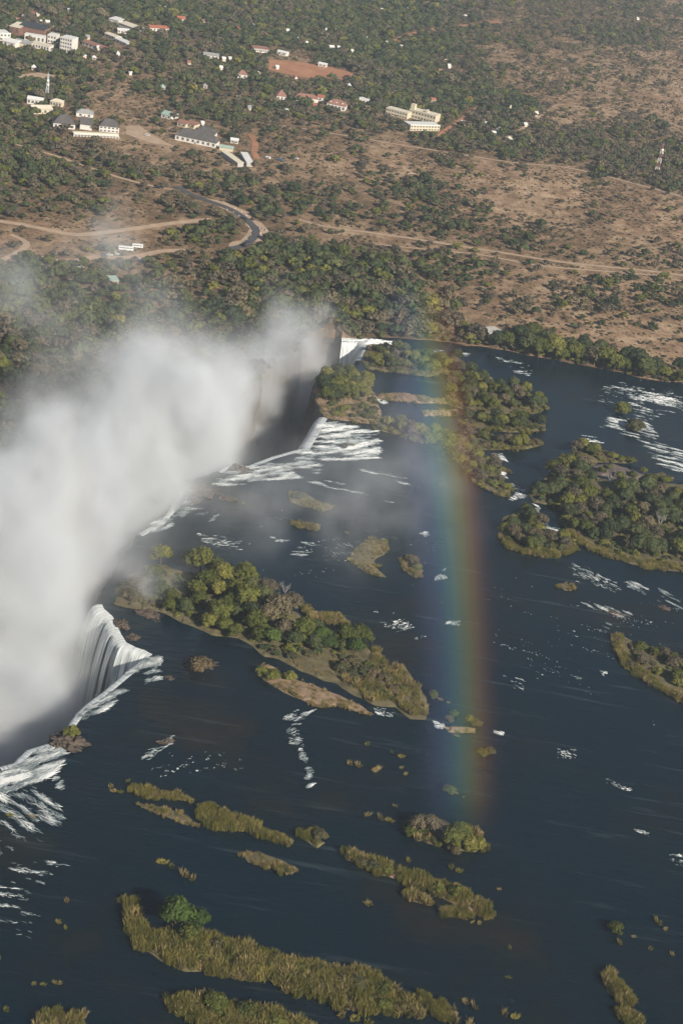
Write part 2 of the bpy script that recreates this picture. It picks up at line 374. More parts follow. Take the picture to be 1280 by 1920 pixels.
GD = -92.0
def cliff(name, pts, side, label, top=None, bot=GD - 1):
    pts = densify(pts, 5.0); rows = 16; V = []; Fq = []
    n = len(pts)
    for i, p in enumerate(pts):
        t = (pts[min(i + 1, n - 1)] - pts[max(i - 1, 0)]); t.z = 0; t.normalize(); nr = Vector((-t.y, t.x, 0)) * side
        zt = top(p.x, p.y) - .4 if top else -.25
        for r in range(rows + 1):
            k = r / rows; z = zt + (bot - zt) * k
            o = 0 if r == 0 else 3.5 * (mnoise.noise(Vector((p.x / 9, p.y / 9, z / 22))) + .5 * mnoise.noise(Vector((p.x / 3, p.y / 3, z / 9)))) + 7 * k
            V.append(p + nr * o + Vector((0, 0, z - p.z)))
    for i in range(n - 1):
        for r in range(rows): a = i * (rows + 1) + r; Fq.append((a, a + 1, a + rows + 2, a + rows + 1))
    o = obj(name, mesh_np(name, V, Fq, M_ROCK)); return tag(o, label, kind="structure")
cliff("gorge_cliff", lip, 1, "dark basalt cliff under the falls lip")
cliff("gorge_cliff", rim, 1, "basalt cliff on the rainforest side of the gorge", top=hland)
gb = [Vector((p.x, p.y, 0)) for p in lip] + [Vector((p.x, p.y, 0)) for p in rim[1:]]
c0 = sum(gb, Vector()) / len(gb)
me = tri_sheet("gorge_floor", gb, [], lambda x, y: GD, M_WATER)
tag(obj("gorge_floor", me), "churning river on the floor of the gorge", kind="structure")

# ------------------------------------------------------------------ waterfalls
def px_seg(i0, i1): return [P(*LIP_PX[i]) for i in range(i0, i1 + 1)]
def waterfall(pts, label, throw=8.0, thin=0.0, seed=0, drop=-86.0):
    pts = densify(pts, 1.0); n = len(pts); rows = 34; V = []; Fq = []; UV = []; s = 0
    for i, p in enumerate(pts):
        t = (pts[min(i + 3, n - 1)] - pts[max(i - 3, 0)]); t.z = 0; t.normalize(); nr = Vector((-t.y, t.x, 0))
        if i: s += (p - pts[i - 1]).length
        for r in range(rows + 1):
            k = max(0, r - 1) / (rows - 1); z = .15 + drop * k ** 1.3
            rid = mnoise.noise(Vector((s / 4.5 + seed * 9, z / 70, seed))) + .6 * mnoise.noise(Vector((s / 1.7, z / 45, seed + 5))) + .3 * mnoise.noise(Vector((s / .8, z / 20, seed + 8)))
            o = -2.0 if r == 0 else .4 + throw * math.sqrt(k) + rid * 2.2 * k ** .5
            V.append(p + nr * o + Vector((0, 0, z if r else .10))); UV.append((s + seed * 50, z, 0))
    for i in range(n - 1):
        for r in range(rows): a = i * (rows + 1) + r; Fq.append((a, a + 1, a + rows + 2, a + rows + 1))
    me = mesh_np("waterfall", V, Fq, M_FALL, True); set_attr(me, "uvw", UV, 'FLOAT_VECTOR')
    return tag(obj("waterfall", me), label, "waterfall")
waterfall(px_seg(0, 3), "broad waterfall dropping into mist at the left edge", 6, seed=1)
waterfall(px_seg(5, 11), "thin veil of falling water along the near lip below the recess", 6, seed=2)
waterfall([P(208, 1164), P(204, 1157), P(188, 1143), P(184, 1134)], "broad white sheet of the fall at the far side of the recess", 12, seed=3)
waterfall(px_seg(11, 17), "thin sheet of water behind the white ribbons of the recess", 8.5, seed=12)
waterfall([P(219, 1188), P(210, 1170)], "second white ribbon of falling water in the recess", 12, seed=8)
waterfall([P(229, 1205), P(221, 1192)], "narrow white ribbon in the middle of the recess", 12, seed=9)
waterfall([P(250, 1217), P(232, 1208)], "bright white ribbon at the near side of the recess", 12, seed=10)
waterfall([P(281, 1230), P(256, 1219)], "last white ribbon in the corner of the recess", 11, seed=11)
waterfall(px_seg(21, 25), "waterfall under the foaming lip beside the wooded island, half lost in mist", 8, seed=4)
waterfall(px_seg(27, 32), "long waterfall below the white rapids of the middle lip", 8, seed=5)
waterfall(px_seg(32, 34), "short curtain of water falling beside the wooded headland island", 16, seed=6)
waterfall(px_seg(41, 44), "farthest white cataract at the head of the gorge", 14, seed=7)

# ------------------------------------------------------------------ plant prototypes (shared meshes)
def ico(sub):
    bm = bmesh.new(); bmesh.ops.create_icosphere(bm, subdivisions=sub, radius=1.0)
    V = np.array([v.co[:] for v in bm.verts]); Fc = np.array([[v.index for v in f.verts] for f in bm.faces]); bm.free()
    return V, Fc
ICO1, ICO0 = ico(2), ico(1)
def crown_mesh(name, mat, seed, lobes=11, faces=420, fs=.075, height=.72, base=.22, core=.80, spread=.34, sub=ICO1, flat=1.0, core_on=True):
    rg = np.random.default_rng(seed); V = []; Q = []; tone = []; nv = 0
    cs = []
    for i in range(lobes):
        a = 2 * math.pi * (i * .618 + rg.uniform(-.08, .08)); rr = spread * math.sqrt((i + .35) / lobes) * rg.uniform(.85, 1.1)
        zc = base + height * (.62 - .50 * (rr / spread) ** 1.6 * rg.uniform(.3, 1.1)) ; rl = rg.uniform(.13, .22) * (1.15 - .3 * rr / spread)
        cs.append((math.cos(a) * rr, math.sin(a) * rr, zc, rl))
    tl = rg.uniform(-.5, .5, lobes)
    T3 = []
    if core_on:
        IV, IF = sub
        for (x, y, z, rl), t in zip(cs, tl):
            d = 1 + .28 * rg.standard_normal(len(IV)) * .6
            v = IV * (rl * core * d)[:, None] * np.array([1, 1, .85 * flat]) + np.array([x, y, z])
            V.append(v); T3.append(IF + nv); nv += len(v); tone.append(np.full(len(v), t - .15))
    pick = rg.integers(0, lobes, faces)
    C = np.array(cs)[pick]; dr = rg.standard_normal((faces, 3)); dr[:, 2] = np.abs(dr[:, 2]) * .9 - .35; dr /= np.linalg.norm(dr, axis=1)[:, None]
    pos = C[:, :3] + dr * (C[:, 3] * rg.uniform(.78, 1.16, faces))[:, None] * np.array([1, 1, .85 * flat])
    nr = dr + rg.standard_normal((faces, 3)) * .45; nr /= np.linalg.norm(nr, axis=1)[:, None]
    ax = np.cross(nr, rg.standard_normal((faces, 3))); ax /= np.linalg.norm(ax, axis=1)[:, None] + 1e-9
    ay = np.cross(nr, ax); s = fs * rg.uniform(.6, 1.35, faces)[:, None]
    q = np.stack([pos - ax * s - ay * s * .6, pos + ax * s * .8 - ay * s * .75 + nr * s * .3, pos + ax * s + ay * s * .6, pos - ax * s * .7 + ay * s * .8 - nr * s * .25], 1).reshape(-1, 3)
    tq = np.repeat(tl[pick] + rg.uniform(-.5, .5, faces), 4)
    V.append(q); tone.append(tq)
    Q3 = []
    base_i = nv + np.arange(faces)[:, None] * 4
    Q3.append(np.concatenate([base_i + np.array([[0, 1, 2]]), base_i + np.array([[0, 2, 3]])]))
    allF = np.concatenate(T3 + Q3) if T3 else np.concatenate(Q3)
    me = mesh_arr(name, np.concatenate(V), allF, mat); set_attr(me, "tone", np.concatenate(tone)[:len(me.vertices)])
    return me
def trunk_mesh(name, mat, seed, h=.5, r=.028, limbs=5, reach=.3, twigs=0):
    rg = random.Random(seed); bm = bmesh.new()
    top = Vector((rg.uniform(-.03, .03), rg.uniform(-.03, .03), h * .55)); bar(bm, (0, 0, -.05), top, r, 6, r * .7)
    for i in range(limbs):
        a = 2 * math.pi * (i + rg.uniform(-.2, .2)) / limbs
        e = Vector((math.cos(a) * reach * rg.uniform(.6, 1), math.sin(a) * reach * rg.uniform(.6, 1), h * rg.uniform(.95, 1.35)))
        bar(bm, top * rg.uniform(.75, 1), e, r * .55, 5, r * .2)
        for k in range(twigs):
            s = top.lerp(e, rg.uniform(.4, .9)); bar(bm, s, s + Vector((rg.uniform(-.14, .14), rg.uniform(-.14, .14), rg.uniform(.05, .2))), r * .25, 4, r * .08)
    me = bpy.data.meshes.new(name); bm.to_mesh(me); bm.free(); me.materials.append(mat); return me
def blade_clump(name, mat, seed, n=110, w=.026, spread=.66, lean=.24):
    rg = np.random.default_rng(seed); V = []; T = []; tone = []
    for i in range(n):
        a = rg.uniform(0, 6.283); rr = spread * math.sqrt(rg.uniform()); x, y = rr * math.cos(a), rr * math.sin(a)
        h = rg.uniform(.55, 1.1); b = rg.uniform(0, 6.283); la = lean * rg.uniform(.2, 1.2)
        dx, dy = math.cos(a + rg.uniform(-.8, .8)) * la, math.sin(a + rg.uniform(-.8, .8)) * la
        sx, sy = math.cos(b) * w, math.sin(b) * w; k = len(V)
        V += [(x - sx, y - sy, -.05), (x + sx, y + sy, -.05), (x + dx * .4 - sx * 1.2, y + dy * .4 - sy * 1.2, h * .6), (x + dx * .4 + sx * 1.2, y + dy * .4 + sy * 1.2, h * .6), (x + dx, y + dy, h)]
        T += [(k, k + 1, k + 3), (k, k + 3, k + 2), (k + 2, k + 3, k + 4)]
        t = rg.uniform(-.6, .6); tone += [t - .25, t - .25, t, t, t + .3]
    me = mesh_arr(name, V, T, mat); set_attr(me, "tone", tone); return me

CROWN = {
 'green': [crown_mesh("crown", M_LEAF, 10 + i, 15 + 2 * i, 1700, .032, core=.80, height=.66 + .05 * i) for i in range(4)],
 'dark': [crown_mesh("crown", M_LEAFD, 20 + i, 15 + 2 * i, 1700, .032, core=.80, height=.66 + .05 * i) for i in range(4)],
 'vivid': [crown_mesh("crown", M_LEAFV, 25 + i, 17, 1900, .030, core=.82, height=.72) for i in range(2)],
 'dry': [crown_mesh("crown", M_DRY, 30 + i, 14, 1200, .026, core=.55) for i in range(3)],
 'bush': [crown_mesh("foliage", M_SCRUB, 40 + i, 9, 1100, .038, height=.42, base=.06, core=.82) for i in range(3)],
 'reedbush': [crown_mesh("foliage", M_LEAF, 50 + i, 10, 1200, .038, height=.55, base=.05, core=.80) for i in range(3)],
}
TRUNK = [trunk_mesh("trunk", M_BARK, 60 + i) for i in range(3)]
DEADTRUNK = [trunk_mesh("branches", M_DEAD, 70 + i, h=.7, r=.02, limbs=7, reach=.4, twigs=5) for i in range(2)]
FAR = [crown_mesh("far_crown", M_LEAFD, 80 + i, 7, 150, .080, core=.90, spread=.33, sub=ICO0, height=.66, base=.18) for i in range(4)] + \
      [crown_mesh("far_crown", M_LEAF, 90 + i, 7, 150, .080, core=.88, spread=.33, sub=ICO0, height=.62, base=.18) for i in range(3)] + \
      [crown_mesh("far_crown", M_DRY, 100 + i, 7, 170, .065, core=.60, spread=.34, sub=ICO0, height=.62, base=.2) for i in range(3)]
SCR = [crown_mesh("far_scrub", M_SCRUB, 110 + i, 4, 60, .12, height=.38, base=.05, core=.85, sub=ICO0) for i in range(4)]
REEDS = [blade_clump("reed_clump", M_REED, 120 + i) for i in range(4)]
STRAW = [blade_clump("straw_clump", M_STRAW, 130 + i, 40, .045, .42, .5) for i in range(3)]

def proto_collection(name, meshes):
    c = bpy.data.collections.new(name)
    for i, me in enumerate(meshes):
        o = bpy.data.objects.new("%s_%02d" % (name, i), me); c.objects.link(o)
    return c
def scatter_group(name, coll):
    g = bpy.data.node_groups.new(name, 'GeometryNodeTree')
    g.interface.new_socket("Geometry", in_out='INPUT', socket_type='NodeSocketGeometry')
    g.interface.new_socket("Geometry", in_out='OUTPUT', socket_type='NodeSocketGeometry')
    N, L = g.nodes, g.links
    gi = N.new("NodeGroupInput"); go = N.new("NodeGroupOutput"); ip = N.new("GeometryNodeInstanceOnPoints")
    ci = N.new("GeometryNodeCollectionInfo"); ci.inputs["Collection"].default_value = coll; ci.inputs["Separate Children"].default_value = True; ci.inputs["Reset Children"].default_value = True
    def na(nm, dt):
        n = N.new("GeometryNodeInputNamedAttribute"); n.data_type = dt; n.inputs["Name"].default_value = nm; return n.outputs["Attribute"]
    L.new(gi.outputs[0], ip.inputs["Points"]); L.new(ci.outputs[0], ip.inputs["Instance"]); ip.inputs["Pick Instance"].default_value = True
    L.new(na("kindi", 'INT'), ip.inputs["Instance Index"])
    er = N.new("FunctionNodeEulerToRotation"); L.new(na("rot", 'FLOAT_VECTOR'), er.inputs[0]); L.new(er.outputs[0], ip.inputs["Rotation"])
    L.new(na("scl", 'FLOAT_VECTOR'), ip.inputs["Scale"]); L.new(ip.outputs[0], go.inputs[0])
    return g
SG = {'tree': scatter_group("scatter_trees", proto_collection("far_tree", FAR)), 'scrub': scatter_group("scatter_scrub", proto_collection("far_scrub", SCR)),
      'reed': scatter_group("scatter_reeds", proto_collection("reed", REEDS + STRAW))}
def scatter(name, grp, pts, kinds, rots, scls, label, cat=None):
    me = bpy.data.meshes.new(name); me.vertices.add(len(pts)); me.vertices.foreach_set("co", np.asarray(pts, np.float32).ravel())
    set_attr(me, "kindi", kinds, 'INT'); set_attr(me, "rot", rots, 'FLOAT_VECTOR'); set_attr(me, "scl", scls, 'FLOAT_VECTOR')
    mat = {'tree': M_LEAFD, 'scrub': M_SCRUB, 'reed': M_REED}[grp]; me.materials.append(mat)
    o = obj(name, me); md = o.modifiers.new("scatter", 'NODES'); md.node_group = SG[grp]
    return tag(o, label, cat, kind="stuff")

# ------------------------------------------------------------------ roads and clearings (also keep trees off them)
ROADS = []
def road(name, px, width, mat, label, lift=.25, land=True):
    pts = [PL(*p) if land else P(*p) for p in px]
    sm = []
    for i in range(len(pts) - 1):                      # Catmull-Rom
        p0, p1, p2, p3 = pts[max(i - 1, 0)], pts[i], pts[i + 1], pts[min(i + 2, len(pts) - 1)]
        n = max(2, int((p2 - p1).length / 5))
        for k in range(n):
            t = k / n; sm.append(.5 * ((2 * p1) + (p2 - p0) * t + (2 * p0 - 5 * p1 + 4 * p2 - p3) * t * t + (3 * p1 - p0 - 3 * p2 + p3) * t ** 3))
    sm.append(pts[-1]); V = []; Fq = []; n = len(sm)
    for i, p in enumerate(sm):
        t = sm[min(i + 1, n - 1)] - sm[max(i - 1, 0)]; t.z = 0; t.normalize(); s = Vector((-t.y, t.x, 0))
        w = width * .5 * (1 + (.18 * mnoise.noise(p / 11) if mat is not M_TAR else 0))
        for k in (-1, 0, 1):
            q = p + s * w * k; V.append((q.x, q.y, hland(q.x, q.y) + lift))
        ROADS.append((p.x, p.y, width * .5 + (5.0 if mat is M_TAR else 2.0))); ROADS.append((p.x, p.y - 6.0, width * .5 + (3.5 if mat is M_TAR else 1.6)))
    for i in range(n - 1):
        for k in (0, 1): a = i * 3 + k; Fq.append((a, a + 1, a + 4, a + 3))
    return tag(obj(name, mesh_np(name, V, Fq, mat, True)), label, kind="structure")
def patch(name, px, mat, label, lift=.2):
    b = roughen(densify([PL(*p) for p in px] + [PL(*px[0])], 4), 1.6, 8)[:-1]
    xs = [p.x for p in b]; ys = [p.y for p in b]; poly = [(p.x, p.y) for p in b]
    inn = [(x, y) for x in np.arange(min(xs), max(xs), 9) for y in np.arange(min(ys), max(ys), 9) if in_poly(x, y, poly)]
    for x, y in inn: ROADS.append((x, y, 7.5)); ROADS.append((x, y - 7, 6.5))
    return tag(obj(name, tri_sheet(name, b, inn, lambda x, y: hland(x, y) + lift, mat)), label, kind="structure")
patch("road_verge", [(385, 372), (420, 378), (452, 392), (474, 402), (470, 408), (490, 418), (505, 432), (490, 452), (468, 455), (458, 462), (430, 464), (428, 456), (452, 450), (462, 440), (468, 428), (455, 416), (440, 402), (415, 390)], M_TRACK, "bare sandy verge along the curving road", .18)
road("road", [(330, 350), (360, 366), (396, 379), (428, 391), (455, 407), (474, 424), (480, 436), (472, 449), (455, 462), (432, 466)], 7.0, M_TAR, "grey tarred road curving through the bush", .40)
road("road", [(20, 268), (80, 285), (150, 308), (230, 335), (300, 352), (345, 358)], 4.0, M_TRACK, "pale track running down through the left woodland")
road("track", [(560, 412), (610, 425), (690, 436), (760, 446), (850, 460), (940, 474), (1040, 490), (1130, 500), (1210, 508), (1290, 518)], 4.2, M_TRACK, "straight sandy railway track across the dry bush")
road("track", [(700, 458), (800, 468), (900, 478), (1000, 497), (1120, 508), (1200, 514), (1290, 530)], 2.8, M_TRACK, "faint sandy path below the railway track")
road("track", [(735, 80), (760, 68), (790, 60), (840, 52), (880, 47), (935, 40)], 9.0, M_RED, "red dirt road on the far edge of the trees")
road("track", [(470, 252), (478, 268), (477, 285), (482, 298)], 6.0, M_RED, "short red dirt road beside the long lodge")
road("track", [(560, 240), (650, 255), (740, 270), (850, 288), (960, 305), (1080, 318), (1290, 372)], 3.4, M_TRACK, "pale dirt path across the dry grassland")
road("track", [(940, 268), (968, 250), (990, 232), (1018, 215)], 3.4, M_TRACK, "sandy road at the right end of the town trees")
road("track", [(820, 255), (855, 232), (880, 212), (900, 200)], 6.0, M_RED, "reddish road climbing right of the cream hotel")
road("track", [(0, 415), (60, 425), (140, 440), (230, 432), (330, 418), (400, 412)], 7.0, M_TRACK, "wide sandy track behind the drifting spray")
road("track", [(60, 480), (130, 492), (180, 482), (240, 484), (300, 472), (350, 470)], 7.0, M_TRACK, "sandy parking strip among the trees")
road("track", [(20, 440), (50, 455), (40, 470), (0, 490)], 5.0, M_TRACK, "bending sandy track at the left edge")
patch("sports_field", [(503, 112), (540, 114), (590, 121), (640, 130), (672, 142), (640, 150), (600, 150), (550, 142), (503, 131)], M_RED, "bare orange sports field in the town")
patch("clearing", [(238, 236), (262, 236), (290, 256), (330, 276), (280, 268), (236, 252)], M_TRACK, "pale sandy clearing right of the thatched lodge")
patch("clearing", [(895, 614), (925, 612), (955, 625), (950, 634), (915, 630)], M_CONC, "grey bare clearing above the river bank")
patch("clearing", [(40, 150), (20, 142), (70, 136), (110, 142), (70, 150)], M_TRACK, "small sandy clearing above the tower")
RD = np.array(ROADS)
def near_road(X, Y):
    keep = np.zeros(len(X), bool)
    for i in range(0, len(X), 4000):
        d2 = (X[i:i + 4000, None] - RD[None, :, 0]) ** 2 + (Y[i:i + 4000, None] - RD[None, :, 1]) ** 2
        keep[i:i + 4000] = (d2 < RD[None, :, 2] ** 2).any(1)
    return keep

# ------------------------------------------------------------------ islands
ISLES = {}
def island(key, px, mat, label, h=1.0, rough=2.0):
    pts = [P(*p) for p in px]; b = roughen(densify(pts + [pts[0]], 3.0), rough, 9.0, len(ISLES))[:-1]
    poly = [(p.x, p.y) for p in b]; xs = [p[0] for p in poly]; ys = [p[1] for p in poly]
    st = max(3.5, (max(xs) - min(xs)) / 30)
    inn = [(x + random.uniform(-1, 1), y + random.uniform(-1, 1)) for x in np.arange(min(xs), max(xs), st) for y in np.arange(min(ys), max(ys), st)]
    inn = [q for q in inn if in_poly(q[0], q[1], poly)]
    S = set((round(p[0], 3), round(p[1], 3)) for p in inn)
    def zf(x, y):
        if (round(x, 3), round(y, 3)) in S: return h * (.7 + .5 * abs(mnoise.noise(Vector((x / 14, y / 14, 2)))))
        return .12
    me = tri_sheet("island", b, inn, zf, mat, skirt=-1.5)
    ISLES[key] = px
    return tag(obj("island", me), label, kind="structure")
ISLAND_DEF = [
 ('lip', [(298,1147),(354,1171),(395,1190),(445,1197),(470,1213),(498,1232),(528,1238),(562,1258),(606,1275),(634,1284),(662,1303),(700,1322),(744,1328),(769,1347),(797,1350),(803,1335),(800,1319),(787,1292),(775,1272),(756,1252),(719,1237),(700,1226),(687,1207),(650,1182),(606,1174),(575,1166),(555,1150),(520,1138),(470,1120),(420,1098),(365,1080),(310,1060),(270,1062),(240,1080),(222,1105),(215,1132),(250,1142)], M_ISLE, "large wooded island beside the lip of the falls"),
 ('strip', [(480,1252),(500,1246),(525,1262),(560,1275),(590,1285),(620,1300),(650,1312),(680,1325),(705,1340),(680,1338),(640,1327),(600,1326),(560,1312),(530,1297),(505,1282),(485,1267)], M_ISLEG, "narrow strip of dry grass below the wooded island"),
 ('reedlet', [(565,1136),(590,1144),(620,1151),(650,1163),(657,1175),(625,1170),(590,1160),(566,1148)], M_ISLE, "small reedy islet just above the wooded island"),
 ('head', [(608,783),(602,768),(594,752),(588,735),(594,712),(622,696),(664,697),(690,712),(702,738),(712,760),(716,784),(700,796),(680,793),(640,788)], M_ISLEG, "headland island between the two farthest falls"),
 ('far', [(676,676),(688,652),(700,645),(735,646),(770,660),(830,667),(862,672),(878,690),(850,702),(800,706),(760,702),(720,697),(690,692)], M_ISLE, "scrubby island just above the farthest cataract"),
 ('s1', [(708,739),(760,737),(835,749),(838,758),(780,756),(712,749)], M_ISLEG, "thin grassy bar between two channels"),
 ('s2', [(788,769),(858,769),(860,780),(795,779)], M_ISLEG, "tiny grassy bar in the middle channel"),
 ('mass', [(850,678),(880,690),(905,705),(940,720),(985,732),(1015,748),(1027,767),(1000,776),(965,773),(930,779),(900,774),(860,766),(838,757),(832,732),(850,715)], M_ISLE, "bushy island at the upper end of the marsh"),
 ('mass2', [(860,783),(900,780),(950,784),(985,792),(1018,796),(1020,808),(985,812),(940,808),(900,803),(865,798)], M_ISLE, "low bushy island in the middle of the marsh"),
 ('mass3', [(850,812),(900,814),(950,822),(1000,824),(1017,834),(985,842),(930,842),(880,844),(852,832)], M_ISLE, "long low island at the lower edge of the marsh"),
 ('fringe', [(704,788),(750,796),(790,802),(840,817),(850,837),(900,852),(930,862),(945,882),(932,892),(958,917),(955,932),(930,928),(900,912),(878,895),(860,872),(845,845),(816,834),(779,830),(751,817),(704,804)], M_ISLE, "curved bushy spit along the marsh edge"),
 ('right', [(990,928),(1010,908),(1030,888),(1040,872),(1070,874),(1105,880),(1115,896),(1150,902),(1200,907),(1250,907),(1300,910),(1420,950),(1420,1115),(1300,1075),(1260,1070),(1200,1064),(1150,1048),(1100,1028),(1072,1012),(1062,992),(1042,977),(1055,963),(1030,947),(1000,942)], M_ISLE, "large densely wooded island at the right edge"),
 ('lobe', [(965,962),(985,952),(1000,964),(1020,992),(1060,1000),(1078,1012),(1083,1030),(1060,1040),(1020,1043),(985,1038),(955,1028),(940,1013),(935,997),(945,972)], M_ISLE, "rounded wooded islet left of the large right island"),
 ('rhead', [(1070,855),(1078,834),(1110,836),(1135,848),(1165,858),(1190,865),(1165,870),(1120,867),(1095,868)], M_ISLE, "small bushy islet above the large right island"),
 ('flat', [(1112,872),(1150,870),(1190,884),(1208,893),(1190,900),(1150,897),(1118,890)], M_ROCKP, "bare rocky shoal above the large right island"),
 ('rocky', [(1200,890),(1240,885),(1262,898),(1240,905),(1205,902)], M_ISLE, "small rocky islet at the right edge of the shoal"),
 ('lowright', [(1145,1196),(1165,1192),(1200,1208),(1240,1220),(1290,1230),(1420,1285),(1420,1420),(1300,1336),(1260,1306),(1220,1284),(1170,1250),(1150,1222)], M_ISLE, "bushy island cut by the right edge in midstream"),
 ('mid', [(750,1550),(765,1534),(800,1534),(850,1549),(900,1564),(914,1582),(895,1597),(860,1594),(800,1579),(765,1569)], M_ISLE, "small bushy island near the foot of the rainbow"),
 ('long2', [(640,1597),(670,1602),(720,1622),(770,1634),(820,1648),(870,1668),(915,1698),(932,1722),(890,1718),(830,1720),(822,1704),(850,1694),(815,1674),(760,1654),(700,1634),(650,1612)], M_ISLEG, "long tapering reed island in the near river"),
 ('side2', [(752,1672),(780,1676),(812,1692),(806,1699),(770,1690),(754,1682)], M_ISLE, "small reed bar beside the tapering reed island"),
 ('reedA', [(243,1478),(290,1480),(340,1486),(366,1500),(350,1504),(300,1496),(250,1488)], M_ISLE, "narrow reed bar upstream of the green reed islet"),
 ('reedB', [(365,1508),(385,1506),(420,1522),(450,1530),(480,1545),(478,1558),(440,1557),(400,1550),(375,1532)], M_ISLE, "bright green reed islet in the near river"),
 ('reedC', [(480,1556),(520,1562),(553,1574),(548,1583),(510,1578),(484,1567)], M_ISLE, "reed islet right of the bright green one"),
 ('reedD', [(562,1558),(585,1560),(606,1580),(596,1590),(575,1575)], M_ISLE, "grey reed islet at the end of the reed chain"),
 ('reedE', [(260,1506),(300,1512),(350,1526),(375,1548),(345,1545),(300,1528),(265,1516)], M_ISLE, "low brownish reed shoal below the reed bar"),
 ('reedF', [(450,1598),(490,1600),(530,1618),(560,1632),(545,1642),(500,1628),(462,1615)], M_ISLE, "flattened reed shoal in open water"),
 ('front', [(215,1684),(232,1698),(240,1748),(262,1773),(300,1798),(350,1818),(420,1828),(500,1833),(530,1853),(590,1873),(640,1888),(700,1898),(755,1903),(787,1906),(762,1878),(742,1850),(700,1828),(640,1818),(560,1806),(520,1792),(440,1772),(400,1754),(350,1760),(290,1752),(262,1710),(242,1684)], M_ISLE, "long curved foreground island thick with reeds"),
 ('front2', [(300,1872),(330,1902),(380,1918),(420,1960),(600,2000),(590,1945),(545,1912),(500,1897),(440,1882),(370,1876)], M_ISLE, "reed island cut by the bottom edge"),
 ('br1', [(780,1858),(800,1866),(830,1882),(856,1898),(850,1910),(820,1900),(795,1878)], M_ISLE, "small green reed islet off the tip of the foreground island"),
 ('rr1', [(1130,1822),(1145,1825),(1170,1855),(1182,1878),(1160,1882),(1140,1862),(1134,1840)], M_ISLE, "slanting reed islet at the lower right"),
 ('rr2', [(1156,1892),(1180,1896),(1206,1914),(1180,1920),(1158,1905)], M_ISLE, "reed islet below the slanting one at the lower right"),
 ('c1', [(655,1052),(670,1022),(700,1010),(725,1012),(728,1030),(710,1045),(700,1062),(722,1082),(690,1075)], M_ISLE, "broken reed shoal in midstream"),
 ('c2', [(745,1045),(770,1050),(790,1062),(790,1082),(775,1082),(755,1065)], M_ISLE, "small bushy islet right of the broken reed shoal"),
 ('d1', [(540,922),(570,925),(590,938),(625,950),(610,958),(570,950),(545,940)], M_ISLE, "grassy islet behind the main rapids"),
 ('d2', [(540,978),(575,980),(602,985),(598,994),(560,990)], M_ISLE, "smaller grassy islet in front of its twin"),
 ('e1', [(1040,1096),(1060,1094),(1078,1104),(1060,1108)], M_ISLE, "tiny reed islet below the wooded islet"),
 ('bl', [(70,1905),(110,1898),(150,1908),(165,1935),(60,1940)], M_ISLE, "reed patch at the bottom left corner"),
 ('f1', [(830,1362),(860,1364),(888,1368),(886,1374),(840,1373)], M_ISLEG, "flat grassy shoal past the tip of the wooded island"),
]
for d in ISLAND_DEF: island(d[0], d[1], d[2], d[3])
def ROUND(x, y, w, h): return [(x + w * .5 * math.cos(a), y + h * .5 * math.sin(a)) for a in np.linspace(0, 6.283, 9)[:-1]]

# ------------------------------------------------------------------ reed beds
def reeds(key, n, hm, label, poly=None, straw=.3, name="reed_bed"):
    poly = poly or ISLES[key]
    pts = rand_in_poly(poly, int(n * 2.3), 1.0); hm *= .54
    W = []; K = []; Ro = []; S = []
    for x, y in pts:
        p = P(x, y, .6); p += Vector((mnoise.noise(Vector((p.x / 8, p.y / 8, 50))), mnoise.noise(Vector((p.x / 8, p.y / 8, 60))), 0)) * 3.2; W.append((p.x, p.y, .15))
        nz = mnoise.noise(Vector((p.x / 12, p.y / 12, 7)))
        if mnoise.noise(Vector((p.x / 6, p.y / 6, 21))) < -.38: W.pop(); continue
        K.append(random.randint(4, 6) if random.random() < straw + nz * .7 + .8 * mnoise.noise(Vector((p.x / 5, p.y / 5, 40))) else random.randint(0, 3))
        Ro.append((random.uniform(-.18, .18), random.uniform(-.18, .18), random.uniform(0, 6.28)))
        n2 = mnoise.noise(Vector((p.x / 5, p.y / 5, 3))); s = hm * random.uniform(.55, 1.3) * (1 + .45 * nz + .45 * n2); S.append((s * random.uniform(.7, 1.1), s * random.uniform(.7, 1.1), s))
    return scatter(name, 'reed', W, K, Ro, S, label)
reeds('front', 620, 5.2, "yellow green reeds covering the long curved foreground island", straw=.32)
reeds('front2', 420, 5.2, "olive reeds on the island cut by the bottom edge", straw=.15)
reeds('long2', 260, 4.2, "straw coloured reeds on the tapering island in the near river", straw=.45)
reeds('side2', 26, 3.6, "reeds on the small bar beside the tapering island")
reeds('mid', 90, 3.6, "reeds round the bushes near the foot of the rainbow")
reeds('reedA', 80, 3.4, "tawny reeds on the narrow bar in the near river", straw=.7)
reeds('reedB', 120, 4.2, "bright green reeds on the islet of the reed chain", straw=.02)
reeds('reedC', 40, 3.6, "green and straw reeds on the islet right of the bright green one")
reeds('reedD', 26, 3.8, "greyish reeds on the last islet of the reed chain", straw=.2)
reeds('reedE', 46, 2.4, "brown sparse reeds on the low shoal", straw=.9)
reeds('reedF', 46, 2.6, "flattened straw reeds in open water", straw=.6)
reeds('br1', 60, 4.0, "green reeds on the islet off the foreground island's tip", straw=.15)
reeds('rr1', 60, 4.0, "slanting olive reeds at the lower right", straw=.3)
reeds('rr2', 40, 3.8, "reeds on the lowest islet at the right", straw=.4)
reeds('bl', 50, 4.2, "pale feathery reeds in the bottom left corner", straw=.7)
reeds('reedlet', 70, 4.2, "golden reeds on the small islet above the wooded island", straw=.75)
reeds('strip', 110, 2.2, "low dry grass on the strip below the wooded island", straw=.9)
reeds('lip', 230, 4.0, "golden reeds along the right end of the wooded island", poly=[(690,1215),(720,1240),(756,1258),(785,1290),(800,1320),(798,1342),(770,1340),(745,1318),(700,1312),(660,1296),(640,1275),(680,1270),(720,1270),(700,1245)], straw=.55)
